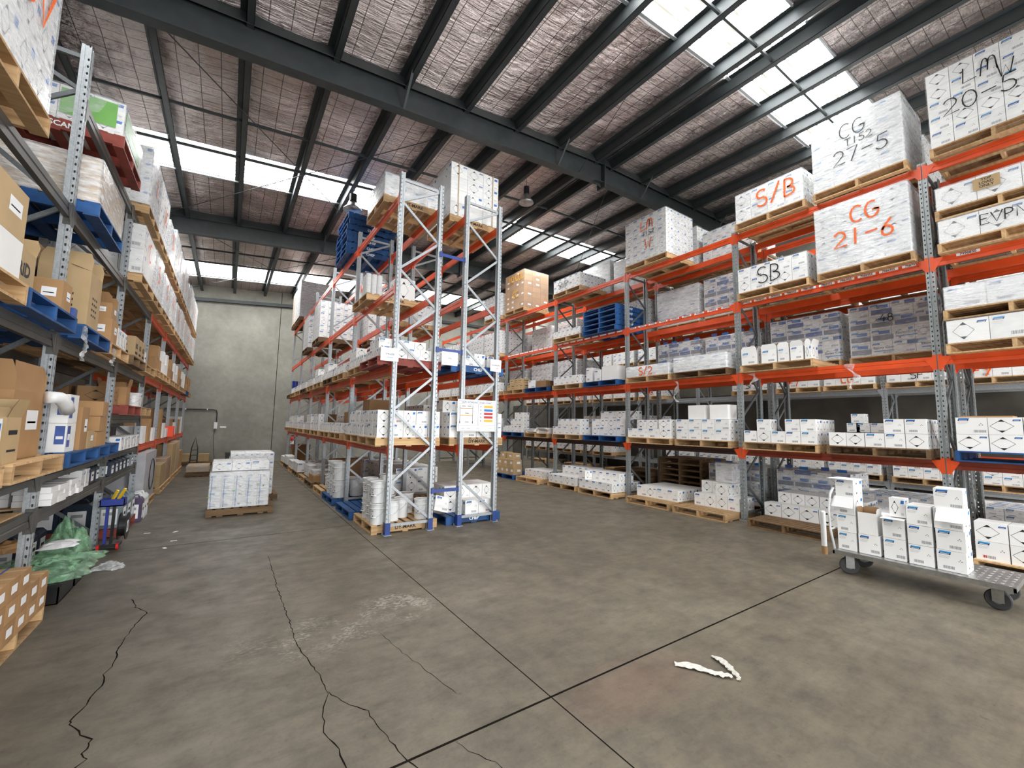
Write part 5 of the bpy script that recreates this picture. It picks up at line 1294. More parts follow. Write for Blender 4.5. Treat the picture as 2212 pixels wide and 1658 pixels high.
for k, (y, z, w) in enumerate(((1.22, .93, .24), (2.22, .91, .22), (1.73, .805, .22), (2.25, 1.225, .30))):
    mb = MB()
    if k < 2: mb.add([(0, -w/2, 0), (0, w/2, 0), (-.07, w/2+.01, -.13), (-.07, -w/2-.01, -.13)], [(0, 1, 2, 3)], 'paper'); mb.add([(.002, -w/2, 0), (.002, w/2, 0), (-.068, w/2+.01, -.13), (-.068, -w/2-.01, -.13)], [(3, 2, 1, 0)], 'paper'); mb.box(0, .12, -w/2, w/2, -.001, .001, 'paper')
    else: mb.box(-.17, .15, -w/2, w/2, -.001, .002, 'paper')
    o = link('paper_sheet', mb.mesh('p'), None, (6.835, y, z+(.06 if k < 2 else 0)), 0, (0, 0, .05*(-1)**k))
    if k == 2: o.location = (6.92, 1.735, TZ+.4955)
    if k == 3: o.location = (6.97, 2.23, TZ+.003+.912)
    if k < 2: o.location = (6.835, y, TZ+.003+.228*[3, 3][k]-.0012)
    tag(o, ['white picking sheet folded over the near trolley column front', 'white picking sheet folded over the handle-end trolley column', 'white picking sheet lying under the small narrow carton', 'white sheet lying on top of the handle-end column'][k], 'paper')
t = thing('post_roll', 'white cardboard tube with orange base standing behind the trolley handle', 'tube', (7.62, 2.75, 0))
mb = MB(); mb.lathe([(.035, .12), (.035, .62), (.02, .64)], 'plastic_white', 16); link('tube', mb.mesh('t'), t); mb = MB(); mb.lathe([(.038, 0), (.038, .12)], 'card_brown', 16); link('base', mb.mesh('b'), t)

# low stacks with red edges standing behind the trolley
pallet(8.75, 1.69, 0, .98, 'red_timber', 'red pallet behind the trolley under red-edged packets', px=1.17)
load(8.77, 1.71, .152, 1.1, .92, .42, 'block of white red-edged small packets behind the trolley cartons', split=False, cw=.2, cd=.2, ch=.14, fm=None, style='AE')
# ---------------------------------------------------------------- rag on the floor
t = thing('rag', 'torn off-white cloth strip lying on the concrete floor', 'rag', (0, 0, 0))
def rag(pts, ws, zs):
    q = random.Random(6); vs = []; P = [Vector((a, b, 0)) for a, b in pts]; Q = []; W = []; Z = []
    for i in range(len(P)-1):
        for k in range(6): u = k/6; Q.append(P[i].lerp(P[i+1], u)); W.append(ws[i]*(1-u)+ws[i+1]*u); Z.append(zs[i]*(1-u)+zs[i+1]*u)
    for i, p in enumerate(Q):
        d = (Q[min(i+1, len(Q)-1)]-Q[max(i-1, 0)]).normalized(); n = Vector((-d.y, d.x, 0))
        for k in range(7):
            u = k/6-.5; e = q.uniform(-.008, .008) if k in (0, 6) else 0
            vs.append(p+n*(u*W[i]+e)+Vector((0, 0, .004+Z[i]+.009*abs(math.sin(k*1.9+i*.7)))))
    fs = [(i*7+k, i*7+k+1, (i+1)*7+k+1, (i+1)*7+k) for i in range(len(Q)-1) for k in range(6)]
    mb = MB(); mb.add(vs, fs, 'rag_cloth'); me = mb.mesh('rag'); o = link('strip', me, t); s = o.modifiers.new('s', 'SOLIDIFY'); s.thickness = .003; return o
rag([(3.04, 2.15), (3.13, 2.05), (3.17, 1.93), (3.21, 1.86), (3.26, 1.80)], [.05, .085, .05, .06, .03], [0, .004, .004, .006, .01])
rag([(3.40, 2.06), (3.39, 1.97), (3.34, 1.88), (3.29, 1.80), (3.25, 1.75)], [.02, .06, .055, .035, .02], [0, .01, .012, .012, 0])

# ---------------------------------------------------------------- left racking
XG = -2.44
def lp(y, z, mat, label, text=None, w=1.17): return pallet(XG, y, z, w, mat, label, text)
def lload(y, z, h, label, **kw):
    kw.setdefault('face', 'S'); kw.setdefault('cw', .29); kw.setdefault('cd', .29)
    return load(XG+.01, y+.02, z+.15, 1.14, kw.pop('w', 1.13), h, label, **kw)
def side_write(s, fy, fz, size, mat, w, wy=1.13):
    def ex(t):
        mb = MB(); hand(mb, s, (.585, -wy/2+fy, fz), (0, 1, 0), (0, 0, 1), size, mat, w); link('handwriting', mb.mesh('w'), t)
    return ex
def side_cartons(t): pass
lp(3.29, 3.95, 'wood_light', 'wooden pallet with scorched boards at the top left corner of the photo')
lload(3.29, 3.95, 1.3, 'wrapped white load with orange scrawl at the top left corner of the photo', ch=.32, fm='film_heavy', split=False, extra=side_write('NSV', .08, .50, .40, 'spray_orange', .045))
lp(5.95, 3.95, 'blue_timber', 'blue pallet high beside the front steel upright, left racking')
lload(5.95, 3.95, .48, 'lumpy film-wrapped cartons on the high blue pallet of the left racking', ch=.24, body='card_tan', style='SH', fm='film_heavy', cw=.38)
lp(6.62, 5.1, 'red_timber', 'red lettered pallet near the roof on the left racking', 'LOSCAM')
def green(t):
    mb = MB()
    for x0, x1 in ((-.42, -.18), (.02, .5)): mb.box(x0, x1, -.575, -.572, .08, .38, 'green_print')
    mb.box(.572, .575, -.5, .4, .1, .35, 'green_print'); link('printed_panel', mb.mesh('g'), t)
lload(6.62, 5.1, .42, 'film-wrapped load with green panels on the red pallet', ch=.21, style='E', fm='film', extra=green)
lp(8.6, 3.98, 'wood_light', 'wooden lettered pallet on the third shelf, left racking third bay', 'DY-MARK')
lload(8.62, 3.98, .80, 'neat wrapped block of white diamond cartons, left racking third bay', ch=.33, style='DA', fm='film_light', extra=side_write('C', .4, .35, .3, 'spray_orange', .04))
YLs = [(9.85, 4), (11.18, 4), (12.39, 4), (13.68, 4), (14.89, 4), (16.18, 4), (17.39, 4), (18.68, 4), (19.89, 4)]
for k, (y, l) in enumerate(YLs):
    w = 1.13
    pallet(XG, y, 3.98 if y < 11 else 4.0, w, 'wood_light', f'pallet on the third shelf of left racking, {ORD[k+1]} from the lettered one', group='upper pallets of left racking')
    load(XG+.01, y+.01, 4.15, 1.14, w-.02, [.80, .74, .78, .70][k % 4], f'wrapped white load with orange marks, left racking third shelf, {ORD[k]} beyond the diamond block', face='S', split=False, cw=.3, cd=.29, ch=.25, fm='film_heavy' if k % 2 else 'film',
         extra=side_write('SCV'[k % 3]*1, .35, .3, .3, 'spray_orange', .05, w-.02))
for k, y in enumerate((8.6, 9.85, 11.18, 12.39, 13.68, 14.89, 16.18, 17.39, 18.68, 19.89)):
    w = 1.13
    pallet(XG, y, 5.11 if y < 11 else 5.12, w, 'wood_light', f'pallet on the top shelf of left racking, {ORD[k]} from the third bay', group='top pallets of left racking')
    load(XG+.01, y+.01, 5.27, 1.14, w-.02, [.95, 1.0, .8, 1.05][k % 4], f'wrapped pale load on the top shelf of left racking, {ORD[k]} beyond the red pallet', face='S', split=False, cw=.3, cd=.29, ch=.25, fm='film_heavy' if k % 2 == 0 else 'film_light', style='DE',
         extra=side_write('IXS'[k % 3], .45, .35, .32, 'spray_orange' if k != 6 else 'spray_pink', .045, w-.02))
# second shelf
lp(3.29, 2.65, 'wood_light', 'pale wooden pallet cut by the left edge of the photo, second shelf')
simple_cartons([(-1.50, 4.05, 2.801, .44, .52, .26, 0)], 'card_white', 'P', 'white_box', ['plain scuffed white box at the left photo edge, second shelf'])
simple_cartons([(-1.50, 4.05, 3.062, .44, .52, .34, 0)], 'card_tan', 'L', 'tan_carton', ['tan carton standing on a plain white box at the left photo edge'])
lp(4.5, 2.65, 'blue_timber', 'blue pallet on the second shelf beside the front steel upright')
open_carton((-1.62, 4.82, 2.802), 0, .42, .42, .36, 'open tan carton lettered RiD with flaps out, by the front upright', body='card_tan', fl=.2, style='R', group=None, up=(.2, -1.2, .5, -1.25))
simple_cartons([(-1.42, 5.42, 2.802, .24, .26, .27, 0)], 'card_brown', 'L', 'brown_carton', ['small brown carton with white label beside the open tan carton'])
simple_cartons([(-1.34, 5.70, 2.802, .09, .10, .10, 0)], 'carton_blue', 'S', 'small_blue_box', ['tiny dark blue box on the blue pallet edge'])
lp(5.95, 2.65, 'blue_timber', 'blue pallet with torn wrap on the second shelf, left racking second bay', w=1.1)
open_carton((-1.52, 6.42, 2.802), 0, .40, .46, .62, 'tall golden-brown open carton on the left racking second shelf', body='card_tan', fl=.22, style='T', group=None, up=(-.3, -1.25, .2, .1))
lp(7.12, 2.65, 'wood_light', 'pale wooden pallet on the second shelf, left racking second bay', w=1.15)
simple_cartons([(-1.48, 7.32, 2.802, .38, .34, .3, 0)], 'card_brown', 'L', 'brown_carton', ['brown carton under another open one, left racking second bay'])
open_carton((-1.48, 7.32, 3.104), 0, .34, .3, .2, 'open brown carton on top of another, left racking second bay', body='card_brown', fl=.14, style='L', group=None, up=(.6, -.9, .3, .2))
for k in range(3): carton((-1.40, 7.68+.2*k, 2.802), 0, .2, .19, .26, 'A', f'slim white carton in a row on left racking second bay, {ORD[k]}', 'slim white cartons left racking', k)
lp(8.6, 2.68, 'wood_dark', 'dark pallet under the lettered RiD cartons, left racking third bay')
for k in range(3): simple_cartons([(-1.52, 9.0+.31*k, 2.832, .44, .3, .33, 0)], 'card_tan', 'R', 'tan_carton', [f'tan carton lettered RiD on left racking third bay, {ORD[k]} from front'])
lp(9.85, 2.68, 'wood_light', 'pale pallet with white drums, left racking third bay')
def jerry_parts(col, w, d, h):
    def mk():
        b = MB(); P = [(w*.5, 0), (w*.5, h*.80), (w*.36, h*.9), (-w*.30, h*.9), (-w*.5, h*.74), (-w*.5, 0)]
        n = len(P); c = .02
        vs = [(x*(1-c), -d/2+yy, z) for yy in (0,) for x, z in P]+[(x, -d/2+.02, z) for x, z in P]+[(x, d/2-.02, z) for x, z in P]+[(x*(1-c), d/2, z) for x, z in P]
        fs = [tuple(range(n)), tuple(range(4*n-1, 3*n-1, -1))]+[(r*n+k, r*n+(k+1) % n, (r+1)*n+(k+1) % n, (r+1)*n+k)[::-1] for r in range(3) for k in range(n)]
        b.add(vs, fs, col)
        hd = MB(); hd.tube([(-w*.25, 0, h*.88), (-w*.22, 0, h*.99), (w*.18, 0, h*1.0), (w*.28, 0, h*.88)], .013, col)
        cp_ = MB(); cp_.lathe([(.026, 0), (.026, .03)], 'plastic_white', 14, (-w*.38, 0, h*.83))
        lb = MB(); lb.box(-w*.32, w*.32, -d/2-.0015, -d/2, h*.12, h*.66, 'paper'); lb.box(-w*.2, w*.2, -d/2-.003, -d/2-.0015, h*.45, h*.55, 'ink_grey'); lb.box(w/2, w/2+.002, -d*.3, d*.3, h*.12, h*.66, 'paper'); lb.box(w/2+.002, w/2+.003, -d*.2, d*.2, h*.4, h*.5, 'ink_black')
        return b.mesh('b'), hd.mesh('h', True), cp_.mesh('c'), lb.mesh('l')
    return cached(('jerry', col, w, d, h), mk)
def jerry(x, y, z, label, col='jerry_navy', w=.30, d=.24, h=.38, rz=0, name='jerry_can', grp='jerry cans on the left racking'):
    a = jerry_parts(col, w, d, h); t = thing(name, label, 'jerry can', (x, y, z+.001), rz, grp)
    for nm, m in zip(('body', 'handle', 'cap', 'label'), a): link(nm, m, t)
for k in range(2): jerry(-1.5, 10.1+.3*k, 2.831, f'white plastic jerry can with red diamond, left racking third bay, {ORD[k]}', 'plastic_white', .26, .24, .34)
for k, (y, z0, b_) in enumerate(((11.18, 2.72, 0), (12.39, 2.72, 1), (13.68, 2.72, 0), (14.89, 2.72, 1), (16.18, 2.72, 0), (17.39, 2.72, 1), (18.68, 2.72, 2), (19.89, 2.72, 2))):
    w = 1.13
    pallet(XG, y, z0, w, 'blue_timber' if k == 6 else 'wood_light', f'pallet on the second shelf of left racking orange bays, {ORD[k]}', group='second-shelf pallets of left racking')
    simple_cartons([(-1.5, y+.2+.33*j, z0+.152+.27*s, .36, .3, .265, 0) for j in range(3) for s in range(1+(k+j) % 2)], 'card_white' if b_ == 1 else 'card_brown', 'P' if b_ == 1 else 'S', 'mixed_carton',
                   f'carton on left racking second shelf, {ORD[k]} orange-bay pallet, %s placed', group='mixed cartons on the left racking')
# short shelf at 1.9 m
pallet(XG, 8.6, 1.9, 1.15, 'red_timber', 'dark red pallet on the short extra shelf of left racking')
simple_cartons([(-1.66, 8.85, 2.052, .40, .34, .27, 0)], 'card_brown', 'H', 'brown_carton', ['brown carton with black diamond on the red pallet, nearest'])
simple_cartons([(-2.16, 8.85, 2.052, .42, .34, .27, 0)], 'card_dark', 'H', 'brown_carton', ['shaded brown carton with black diamond deeper on the red pallet'])  # darker copy of the near carton, shade put into its card colour
open_carton((-1.55, 9.25, 2.052), 0, .34, .3, .3, 'open brown carton behind the black diamond one on the red pallet', body='card_brown', fl=.14, style='S', group=None, up=(-.9, .2, -.9, .2))
pail(-1.52, 9.62, 2.052, .10, .24, 'small white pail on the red pallet, left racking', 0); pail(-1.40, 9.85, 2.051, .09, .2, 'smaller white pail beyond the red pallet, left racking', 0)
pallet(XG, 9.8, 1.9, 1.15, 'wood_light', 'pale orange-toned pallet on the short extra shelf of left racking')
carton((-1.5, 10.2, 2.052), 0, .3, .3, .26, 'A', 'white carton on the short extra shelf of left racking', 'white cartons on pallets', 1)
# first shelf 1.35
lp(3.29, 1.35, 'wood_light', 'pale pallet at the left photo edge, first shelf')
simple_cartons([(-1.40, 4.25, 1.502, .22, .3, .33, 0)], 'card_white', 'A', 'white_carton', ['white carton with blue logo cut by the left photo edge'])
lp(4.6, 1.35, 'wood_light', 'clean pale pallet under the large open brown carton, first shelf')
open_carton((-1.78, 5.28, 1.502), 0, .74, .66, .56, 'large open brown carton with label and tall flaps, left racking first shelf', body='card_brown', fl=.24, style='L', group=None, up=(.05, -.1, .1, .05))
open_carton((-1.50, 4.70, 1.502), 0, .36, .26, .34, 'smaller open tan carton printed with tick boxes, in front of the large brown one', body='card_tan', fl=.14, style='K', group=None, up=(-1.0, .3, .1, 1.0))
t = thing('bubble_wrap_roll', 'bulging roll of white foam packing spilling from the large brown carton', 'packing foam', (-1.30, 5.66, 1.93))
mb = MB(); q = random.Random(8)
pth = [Vector((-.08, -.10, .10)), Vector((-.02, -.02, .10)), Vector((.0, .08, .05)), Vector((-.0, .17, -.02))]
mb.tube([pth[0].lerp(pth[1], .0), pth[0].lerp(pth[1], .5), pth[1], pth[1].lerp(pth[2], .5), pth[2], pth[3]], .055, 'plastic_white', 14); link('roll', mb.mesh('r', True), t)
lp(5.95, 1.35, 'blue_timber', 'blue lettered pallet on the first shelf, left racking second bay', 'CHEP', w=1.15)
for k in range(2):
    t = thing('white_box', f'white box with blue printed arrow, {["lower", "upper"][k]} of the pair behind the large brown carton', 'box', (-1.50, 6.12, 1.502+.29*k), 0)
    link('body', carton_mesh(.36, .3, .288, 'P'), t)
    mb = MB(); mb.box(.181, .183, -.12, -.03, .05, .26, 'carton_blue'); mb.box(.1835, .184, -.11, -.04, .12, .18, 'paper'); mb.box(.10, .17, -.1515, -.150, .08, .26, 'carton_blue'); mb.box(.11, .16, -.1525, -.1515, .13, .16, 'paper'); link('printed_arrow', mb.mesh('p'), t)
simple_cartons([(-1.45, 6.45, 1.502, .32, .26, .46, 0)], 'card_brown', 'L', 'brown_carton', ['upright brown carton beside the blue-arrow boxes'])
simple_cartons([(-1.42, 6.76, 1.502, .26, .28, .2, 0)], 'card_tan', 'L', 'tan_carton', ['small light tan carton next to the upright brown one'])
for k in range(3): simple_cartons([(-1.55, 7.3+.03*k, 1.502+.185*k, .5, .48, .18, .04*k)], 'card_brown', 'S', 'brown_carton', [['flat brown carton, lowest of three stacked on the left racking', 'flat brown carton in the middle of three stacked', 'flat brown carton topmost of three, with printed white label'][k]])
t = thing('label_sheet', 'white printed number label on the flat stacked brown carton', 'label', (-1.55, 7.115, 2.0)); mb = MB(); mb.box(-.22, 0, -.004, 0, -.06, .06, 'paper'); mb.text('X58022', (-.11, -.0055, 0), (1, 0, 0), (0, 0, 1), .05, 'ink_black'); link('sheet', mb.mesh('l'), t)
pallet(XG, 7.12, 1.35, 1.1, 'blue_timber', 'second blue pallet on the first shelf, left racking second bay')
for k in range(6):
    carton((-1.42+.0*k, 8.68+.26*k, 1.363+(.0)), 0, .24, .22, .2, 'A' if k % 2 else 'E', f'white carton loosely placed on the first shelf boards, left racking third bay, {ORD[k]}', 'white cartons on the third-bay first shelf', k)
mb = MB(); mb.box(-2.21, -1.49, 8.55, 11.0, 1.351, 1.362, 'wood_dark'); tag(link('shelf_board', mb.mesh('s')), 'dark particle board decking on the first shelf, left racking third bay', 'shelf board')
# low shelf .97 with decking, boxes, jerry cans
for (a, b, nm) in ((3.3, 5.75, 'first'), (5.9, 8.4, 'second'), (8.55, 11.0, 'third')):
    mb = MB(); mb.box(-2.21, -1.485, a+.03, b-.03, .9705, .985, 'wood_light'); tag(link('shelf_board', mb.mesh('s')), f'brown particle board on the low shelf of left racking, {nm} bay', 'shelf board')
for k in range(3):
    t = thing('long_white_box', f'long white box of safety wear in the low shelf stack, {ORD[k]} from bottom', 'box', (-1.95, 5.0, .987+.078*k), 0, 'long white boxes on the low shelf')
    link('body', carton_mesh(.62, .9, .076, 'P', v=1), t); mb = MB(); mb.text('STEEL SHELVING', (.05, -.4515, .045), (1, 0, 0), (0, 0, 1), .04, 'ink_black', .01); mb.text('STEEL SHELVING', (.3115, 0, .045), (0, 1, 0), (0, 0, 1), .04, 'ink_black', .01); link('lettering', mb.mesh('l'), t)
    t2 = copy_tree(t, (-1.98, 6.5, .987+.078*k), 0, f'long white box on the second-bay low shelf, {ORD[k]} from bottom')
q = random.Random(12)
for k in range(14):
    c, s = k % 5, k//5; hh = .058
    tag(link('white_packet', carton_mesh(.26, .2, hh, 'P', v=2), None, (-1.50+q.uniform(-.02, .02), 6.08+.22*c, .987+.060*s), q.uniform(-.08, .08)), f'small plain white packet on the low shelf, column {ORD[c]}, {["bottom", "middle", "top"][s]}', 'packet', 'white packets on the low shelf')
for k, y in enumerate((7.3, 7.5)):
    tag(link('blue_white_box', carton_mesh(.2, .16, .22, 'A', v=1), None, (-1.52, y, .987), 0), f'blue and white box on the low shelf of left racking, {["nearer", "farther"][k]}', 'box')
for k, (y, c) in enumerate(((8.05, 'jerry_navy'), (8.22+.1, 'jerry_navy'), (8.8, 'jerry_navy'), (9.1, 'jerry_navy'), (9.4, 'jerry_navy'), (9.7, 'jerry_navy'), (10.0, 'jerry_navy'), (10.4, 'jerry_clear'))):
    if k < 2: continue
    jerry(-1.52, y, .986, f'dark jerry can with white labels on the low shelf, third bay, {ORD[k-2]}', c, .24, .2, .215)
for k in range(2): jerry(-1.55, 7.85+.26*k, .986, f'reddish-capped dark jerry can on the low shelf end, {ORD[k]}', 'jerry_navy', .22, .2, .22)
# floor of left racking
pallet(-2.42, 9.0, 0, 1.2, 'red_timber', 'dark red floor pallet under the jerry cans, left racking')
for k in range(9):
    i, j = k % 3, k//3; jerry(-1.42-.35*j, 9.15+.38*i, .151, f'smoky plastic jerry can on the red floor pallet, {ORD[i]} along, row {ORD[j]}', 'jerry_clear' if j == 0 else 'jerry_navy', .32, .32, .44)
for k in range(6): jerry(-2.05-.33*(k//3), 7.53+.31*(k % 3), .0, f'black jerry can on the floor in shade behind the green bag, {ORD[k]}', 'jerry_navy', .3, .28, .42)
pallet(-2.44, 4.50, 0, 1.22, 'wood_light', 'pale wooden floor pallet at bottom left carrying small brown cartons')
k = 0
for s in range(3):
    for j in range(5):
        for i in range(2):
            if s == 2 and j > 2: continue
            x = -1.42-.36*i; y = 4.63+.225*j
            t = thing('brown_carton', f'small brown carton with white label, bottom left pallet, tier {ORD[s]}, {ORD[j]} along, row {ORD[i]}', 'box', (x, y, .152+.158*s), 0, 'small brown cartons on the bottom left pallet')
            link('body', carton_mesh(.34, .215, .155, 'S', body='card_brown', v=(i+j) % 3), t)
            mb = MB(); mb.box(.1705, .172, -.05, .05, .05, .11, 'paper'); mb.box(-.09, .05, -.109, -.1078, .03, .09, 'paper'); link('label', cached('blabel', lambda: mb.mesh('l')), t)
            if s == 2: mb2 = MB(); mb2.box(.03, .045, -.109, .109, .1552, .1565, 'carton_blue'); mb2.box(.03, .045, -.110, -.1085, 0, .155, 'carton_blue'); link('strap', mb2.mesh('s'), t)
# bags, sheets, black bins, tool stand
def crumple(name, cx, cy, cz, sx, sy, sz, mat, label, cat, seed, n=26):
    q = random.Random(seed); vs = []
    from mathutils import noise as mn
    for i in range(n+1):
        for j in range(n+1):
            u, v = i/n-.5, j/n-.5; x, y = u*sx*2, v*sy*2; p = Vector((x*5+seed, y*5, seed))
            r = max(0, 1-(2*u)**2)*max(0, 1-(2*v)**2); k = mn.noise(p)*.5+abs(mn.noise(p*2.7))*.8
            vs.append((cx+x+.09*mn.noise(p*1.3+Vector((9, 0, 0))), cy+y+.09*mn.noise(p*1.3+Vector((0, 9, 0))), cz+sz*(r**.5)*(.55+.6*k)+.012*abs(mn.noise(p*4))+.004))
    fs = [(i*(n+1)+j, i*(n+1)+j+1, (i+1)*(n+1)+j+1, (i+1)*(n+1)+j) for i in range(n) for j in range(n)]
    mb = MB(); mb.add(vs, fs, mat); tag(link(name, mb.mesh(name, False)), label, cat)
def bin_(x0, x1, y0, y1, h, label):
    t = thing('black_tub', label, 'tub', ((x0+x1)/2, (y0+y1)/2, 0)); w, d = x1-x0, y1-y0
    mb = MB(); s = .012
    for a in ((-w/2, w/2, -d/2, -d/2+s), (-w/2, w/2, d/2-s, d/2), (-w/2, -w/2+s, -d/2, d/2), (w/2-s, w/2, -d/2, d/2)): mb.box(*a, .0, h, 'plastic_black')
    mb.box(-w/2, w/2, -d/2, d/2, 0, .01, 'plastic_black'); link('body', mb.mesh('b'), t)
    mb = MB()
    for a in ((-w/2-.02, w/2+.02, -d/2-.02, -d/2), (-w/2-.02, w/2+.02, d/2, d/2+.02), (-w/2-.02, -w/2, -d/2, d/2), (w/2, w/2+.02, -d/2, d/2)): mb.box(*a, h-.03, h, 'plastic_black')
    link('rim', mb.mesh('r'), t)
bin_(-2.0, -1.27, 6.12, 6.62, .20, 'shallow black plastic tub under the green film, near the left upright')
bin_(-1.85, -1.27, 6.68, 7.05, .20, 'second shallow black tub behind the first under green film')
crumple('green_film', -1.55, 6.72, .20, .42, .55, .16, 'bag_green', 'crumpled pale green plastic film heaped over the black tubs', 'plastic film', 3)
crumple('green_film', -1.62, 7.36, .0, .20, .20, .36, 'bag_green', 'large green plastic bag slumped behind the left upright', 'plastic bag', 8)
crumple('green_film', -1.62, 7.98, .02, .20, .26, .62, 'bag_green', 'inflated green plastic bag beside the tool stand', 'plastic bag', 5)
crumple('clear_film', -1.10, 7.25, .0, .16, .12, .07, 'bag_clear', 'scrap of clear plastic film on the concrete by the tubs', 'plastic film', 6, 14)
crumple('white_bag', -2.0, 5.0, .62, .3, .3, .35, 'bag_clear', 'grey-white sack behind the small brown cartons at bottom left', 'bag', 4)
simple_cartons([(-2.3, 7.05, 0, .4, .5, .5, 0)], 'card_dark', 'S', 'brown_carton', ['dark brown board carton on the floor behind the green film'])
crumple('torn_cardboard', -1.90, 7.1, .36, .16, .2, .15, 'card_brown', 'torn brown cardboard lying over the green bags', 'cardboard', 12, 8)
crumple('paper_sheet', -1.52, 7.15, .36, .14, .2, .05, 'paper', 'loose white paper sheets over the green bags', 'paper', 13, 8)
t = thing('strapping_cart', 'blue and black strapping cart with yellow-handled tool, left racking', 'strapping cart', (-1.27, 8.30, 0))
mb = MB(); mb.box(-.12, .12, -.10, .10, .04, .08, 'plastic_black'); mb.box(-.07, -.04, -.03, .03, .08, .62, 'plastic_blue'); mb.box(.00, .03, -.03, .03, .08, .62, 'plastic_black'); link('stand', mb.mesh('s'), t)
mb = MB(); mb.box(-.13, .13, -.09, .10, .60, .615, 'plastic_blue')
for a in ((-.13, .13, -.09, -.08), (-.13, .13, .09, .10), (-.13, -.12, -.09, .10), (.12, .13, -.09, .10)): mb.box(*a, .6, .70, 'plastic_blue')
link('tray', mb.mesh('t'), t)
mb = MB(); Mx = Matrix.Translation((.13, .02, .30)) @ Matrix.Rotation(math.pi/2, 4, 'Y')
mb.lathe([(.05, -.05), (.19, -.045), (.19, -.035), (.14, -.03), (.14, .03), (.19, .035), (.19, .045), (.05, .05)], 'plastic_black', 26, M=Mx)
for k in range(3): mb.box(.177, .18, -.06+.045*k, -.035+.045*k, .22, .38, 'paper')
link('strap_reel', mb.mesh('r'), t)
mb = MB(); mb.bar((-.03, 0, .64), (.04, -.05, .82), .025, .03, 'plastic_yellow'); mb.bar((.03, 0, .64), (.12, -.05, .84), .025, .03, 'plastic_yellow'); link('tool_handle', mb.mesh('h'), t)
for s in (-1, 1): mb = MB(); mb.lathe([(.02, -.015), (.045, -.012), (.045, .012), (.02, .015)], 'plastic_red', 14, M=Matrix.Translation((.1*s, -.1, .045)) @ Matrix.Rotation(math.pi/2, 4, 'Y')); link('wheel', mb.mesh('w'), t)
# far floor of left racking
t = thing('large_printed_carton', 'large grey-white carton lettered Mast with circle logo, left racking floor', 'box', (-1.85, 11.95, .153))
link('body', carton_mesh(1.1, 1.5, 1.0, 'S', body='card_grey', v=3), t); mb = MB(); mb.text('Mast', (-.1, -.7515, .62), (1, 0, 0), (0, 0, 1), .22, 'ink_black', .02)
for k in range(20):
    a0, a1 = 2*math.pi*k/20, 2*math.pi*(k+1)/20; mb.bar((.5515, .2+.33*math.cos(a0), .5+.33*math.sin(a0)), (.5515, .2+.33*math.cos(a1), .5+.33*math.sin(a1)), .004, .03, 'ink_black', (1, 0, 0))
link('printed_logo', mb.mesh('l'), t)
pallet(XG, 11.2, 0, 1.6, 'wood_light', 'pale floor pallet under the large lettered carton, left racking')
for k in range(3): jerry(-1.30, 10.30+.26*k, .0+.001, f'purple-filled tall jerry can on the floor by the low orange beam, {ORD[k]}', 'purple_fluid' if k == 0 else 'plastic_white', .26, .24, .46)
for k, (y, h, m) in enumerate(((13.69, .55, 'card_tan'), (14.87, .62, 'card_brown'), (16.19, .95, 'card_tan'), (17.37, .98, 'card_tan'), (18.69, .6, 'card_brown'))):
    pallet(XG, y, 0, 1.12, 'wood_light', f'pale floor pallet under left racking far bays, {ORD[k]}')
    load(XG+.02, y+.01, .15, 1.13, 1.10, h, f'tan carton load on left racking floor, far bays, {ORD[k]}', face='S', split=False, body=m, style='S', cw=.38, cd=.38, ch=.25, fm='film_light' if k % 2 else None)
for k, (y, h, m) in enumerate(((11.35, .35, 'card_white'), (12.0, .5, 'card_brown'), (12.7, .3, 'card_white'), (13.85, .75, 'card_brown'), (14.6, .4, 'card_white'), (15.3, .25, 'card_white'), (16.4, .5, 'card_brown'), (17.4, .4, 'card_white'), (18.8, .5, 'card_brown'), (19.6, .6, 'card_white'))):
    simple_cartons([(-1.6, y+.1, 1.346, .4, .4, h, 0)], m, 'S', 'mixed_carton', [f'carton on the first orange shelf of left racking, {ORD[k]} along'], group='cartons on the orange-beam first shelf')
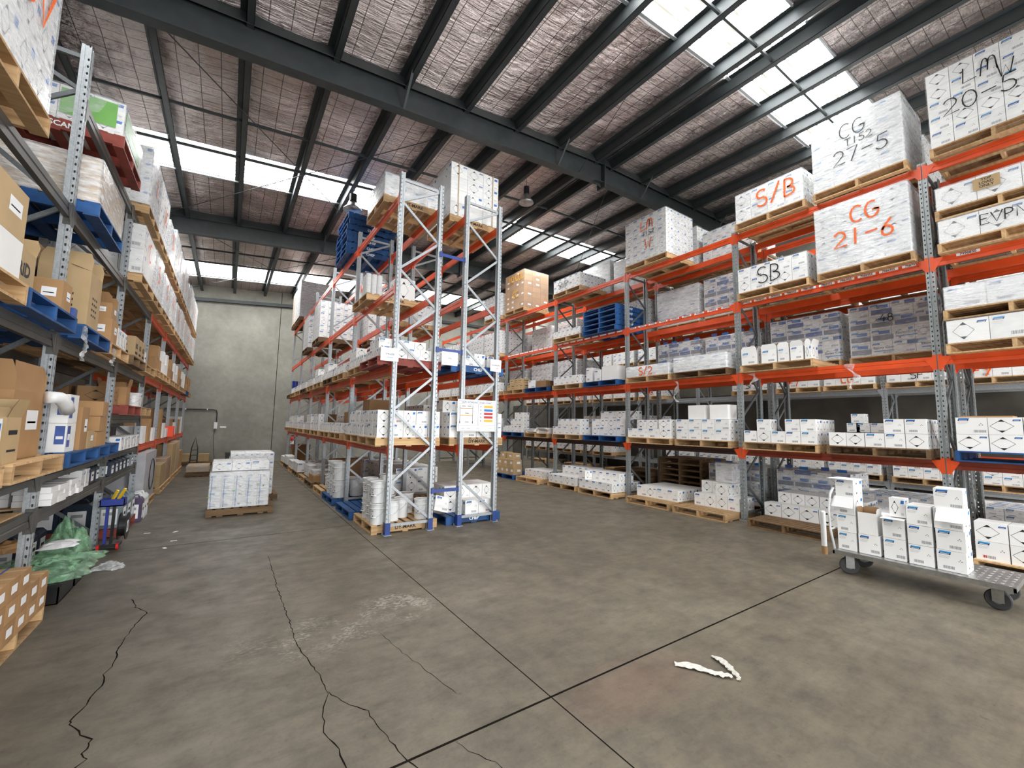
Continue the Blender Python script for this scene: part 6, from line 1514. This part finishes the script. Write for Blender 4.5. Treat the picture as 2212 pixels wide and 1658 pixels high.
for (a, b, nm) in ((11.2, 13.5, 'fourth'), (13.7, 16.0, 'fifth'), (16.2, 18.5, 'sixth'), (18.7, 21.0, 'seventh')):
    mb = MB(); mb.box(-2.21, -1.485, a, b-.02, 1.3305, 1.345, 'wood_dark'); tag(link('shelf_board', mb.mesh('s')), f'brown board decking on the orange-beam shelf of left racking, {nm} bay', 'shelf board')
simple_cartons([(-1.40, 15.75, 1.346, .25, .3, .3, 0)], 'fluoro_orange', 'P', 'orange_box', ['bright fluorescent orange box on the far orange-beam shelf'])
# torn wrap hanging from beams
def wrap_tail(x, y, z, L, label, seed):
    q = random.Random(seed); vs = []; n = 14
    for i in range(n+1):
        w = .05*(1+.8*math.sin(i*.8+seed))*(1-.5*i/n)+.012; c = .05*math.sin(i*.5+seed)
        for k in range(4): vs.append((x-.012+.02*math.sin(k*2.1+i), y+c+(k/3-.5)*w*1.6, z-L*i/n+q.uniform(-.006, .006)))
    mb = MB(); mb.add(vs, [(i*4+k, i*4+k+1, i*4+k+5, i*4+k+4) for i in range(n) for k in range(3)], 'bag_clear'); tag(link('torn_film', mb.mesh('w', True)), label, 'plastic film')
wrap_tail(8.80, 2.62, 3.0, .42, 'torn clear film tail hanging from the bare orange second-shelf beam', 1)
wrap_tail(8.78, 4.25, 2.98, .26, 'bunched clear film hanging beside the second orange upright', 2)
wrap_tail(8.78, 6.02, 2.96, .5, 'long twisted clear film hanging below the S/2 load', 3)
wrap_tail(-1.25, 5.95, 2.78, .36, 'torn wrap strip dangling from the blue pallets on the left racking', 4)
wrap_tail(-1.26, 7.3, 2.74, .22, 'short torn wrap strip below the pale pallet of left racking', 5)
for k, (x, y) in enumerate(((-.55, 8.35), (-.58, 9.0), (-.62, 7.95), (-.95, 9.1))):
    mb = MB(); mb.box(-.04, .04, -.02, .02, 0.001, .003, 'paper'); tag(link('paper_scrap', mb.mesh('p'), None, (x, y, 0), k), 'small white paper scrap on the aisle floor by the left racking', 'paper', 'paper scraps on the aisle floor')
flush_cartons(300)
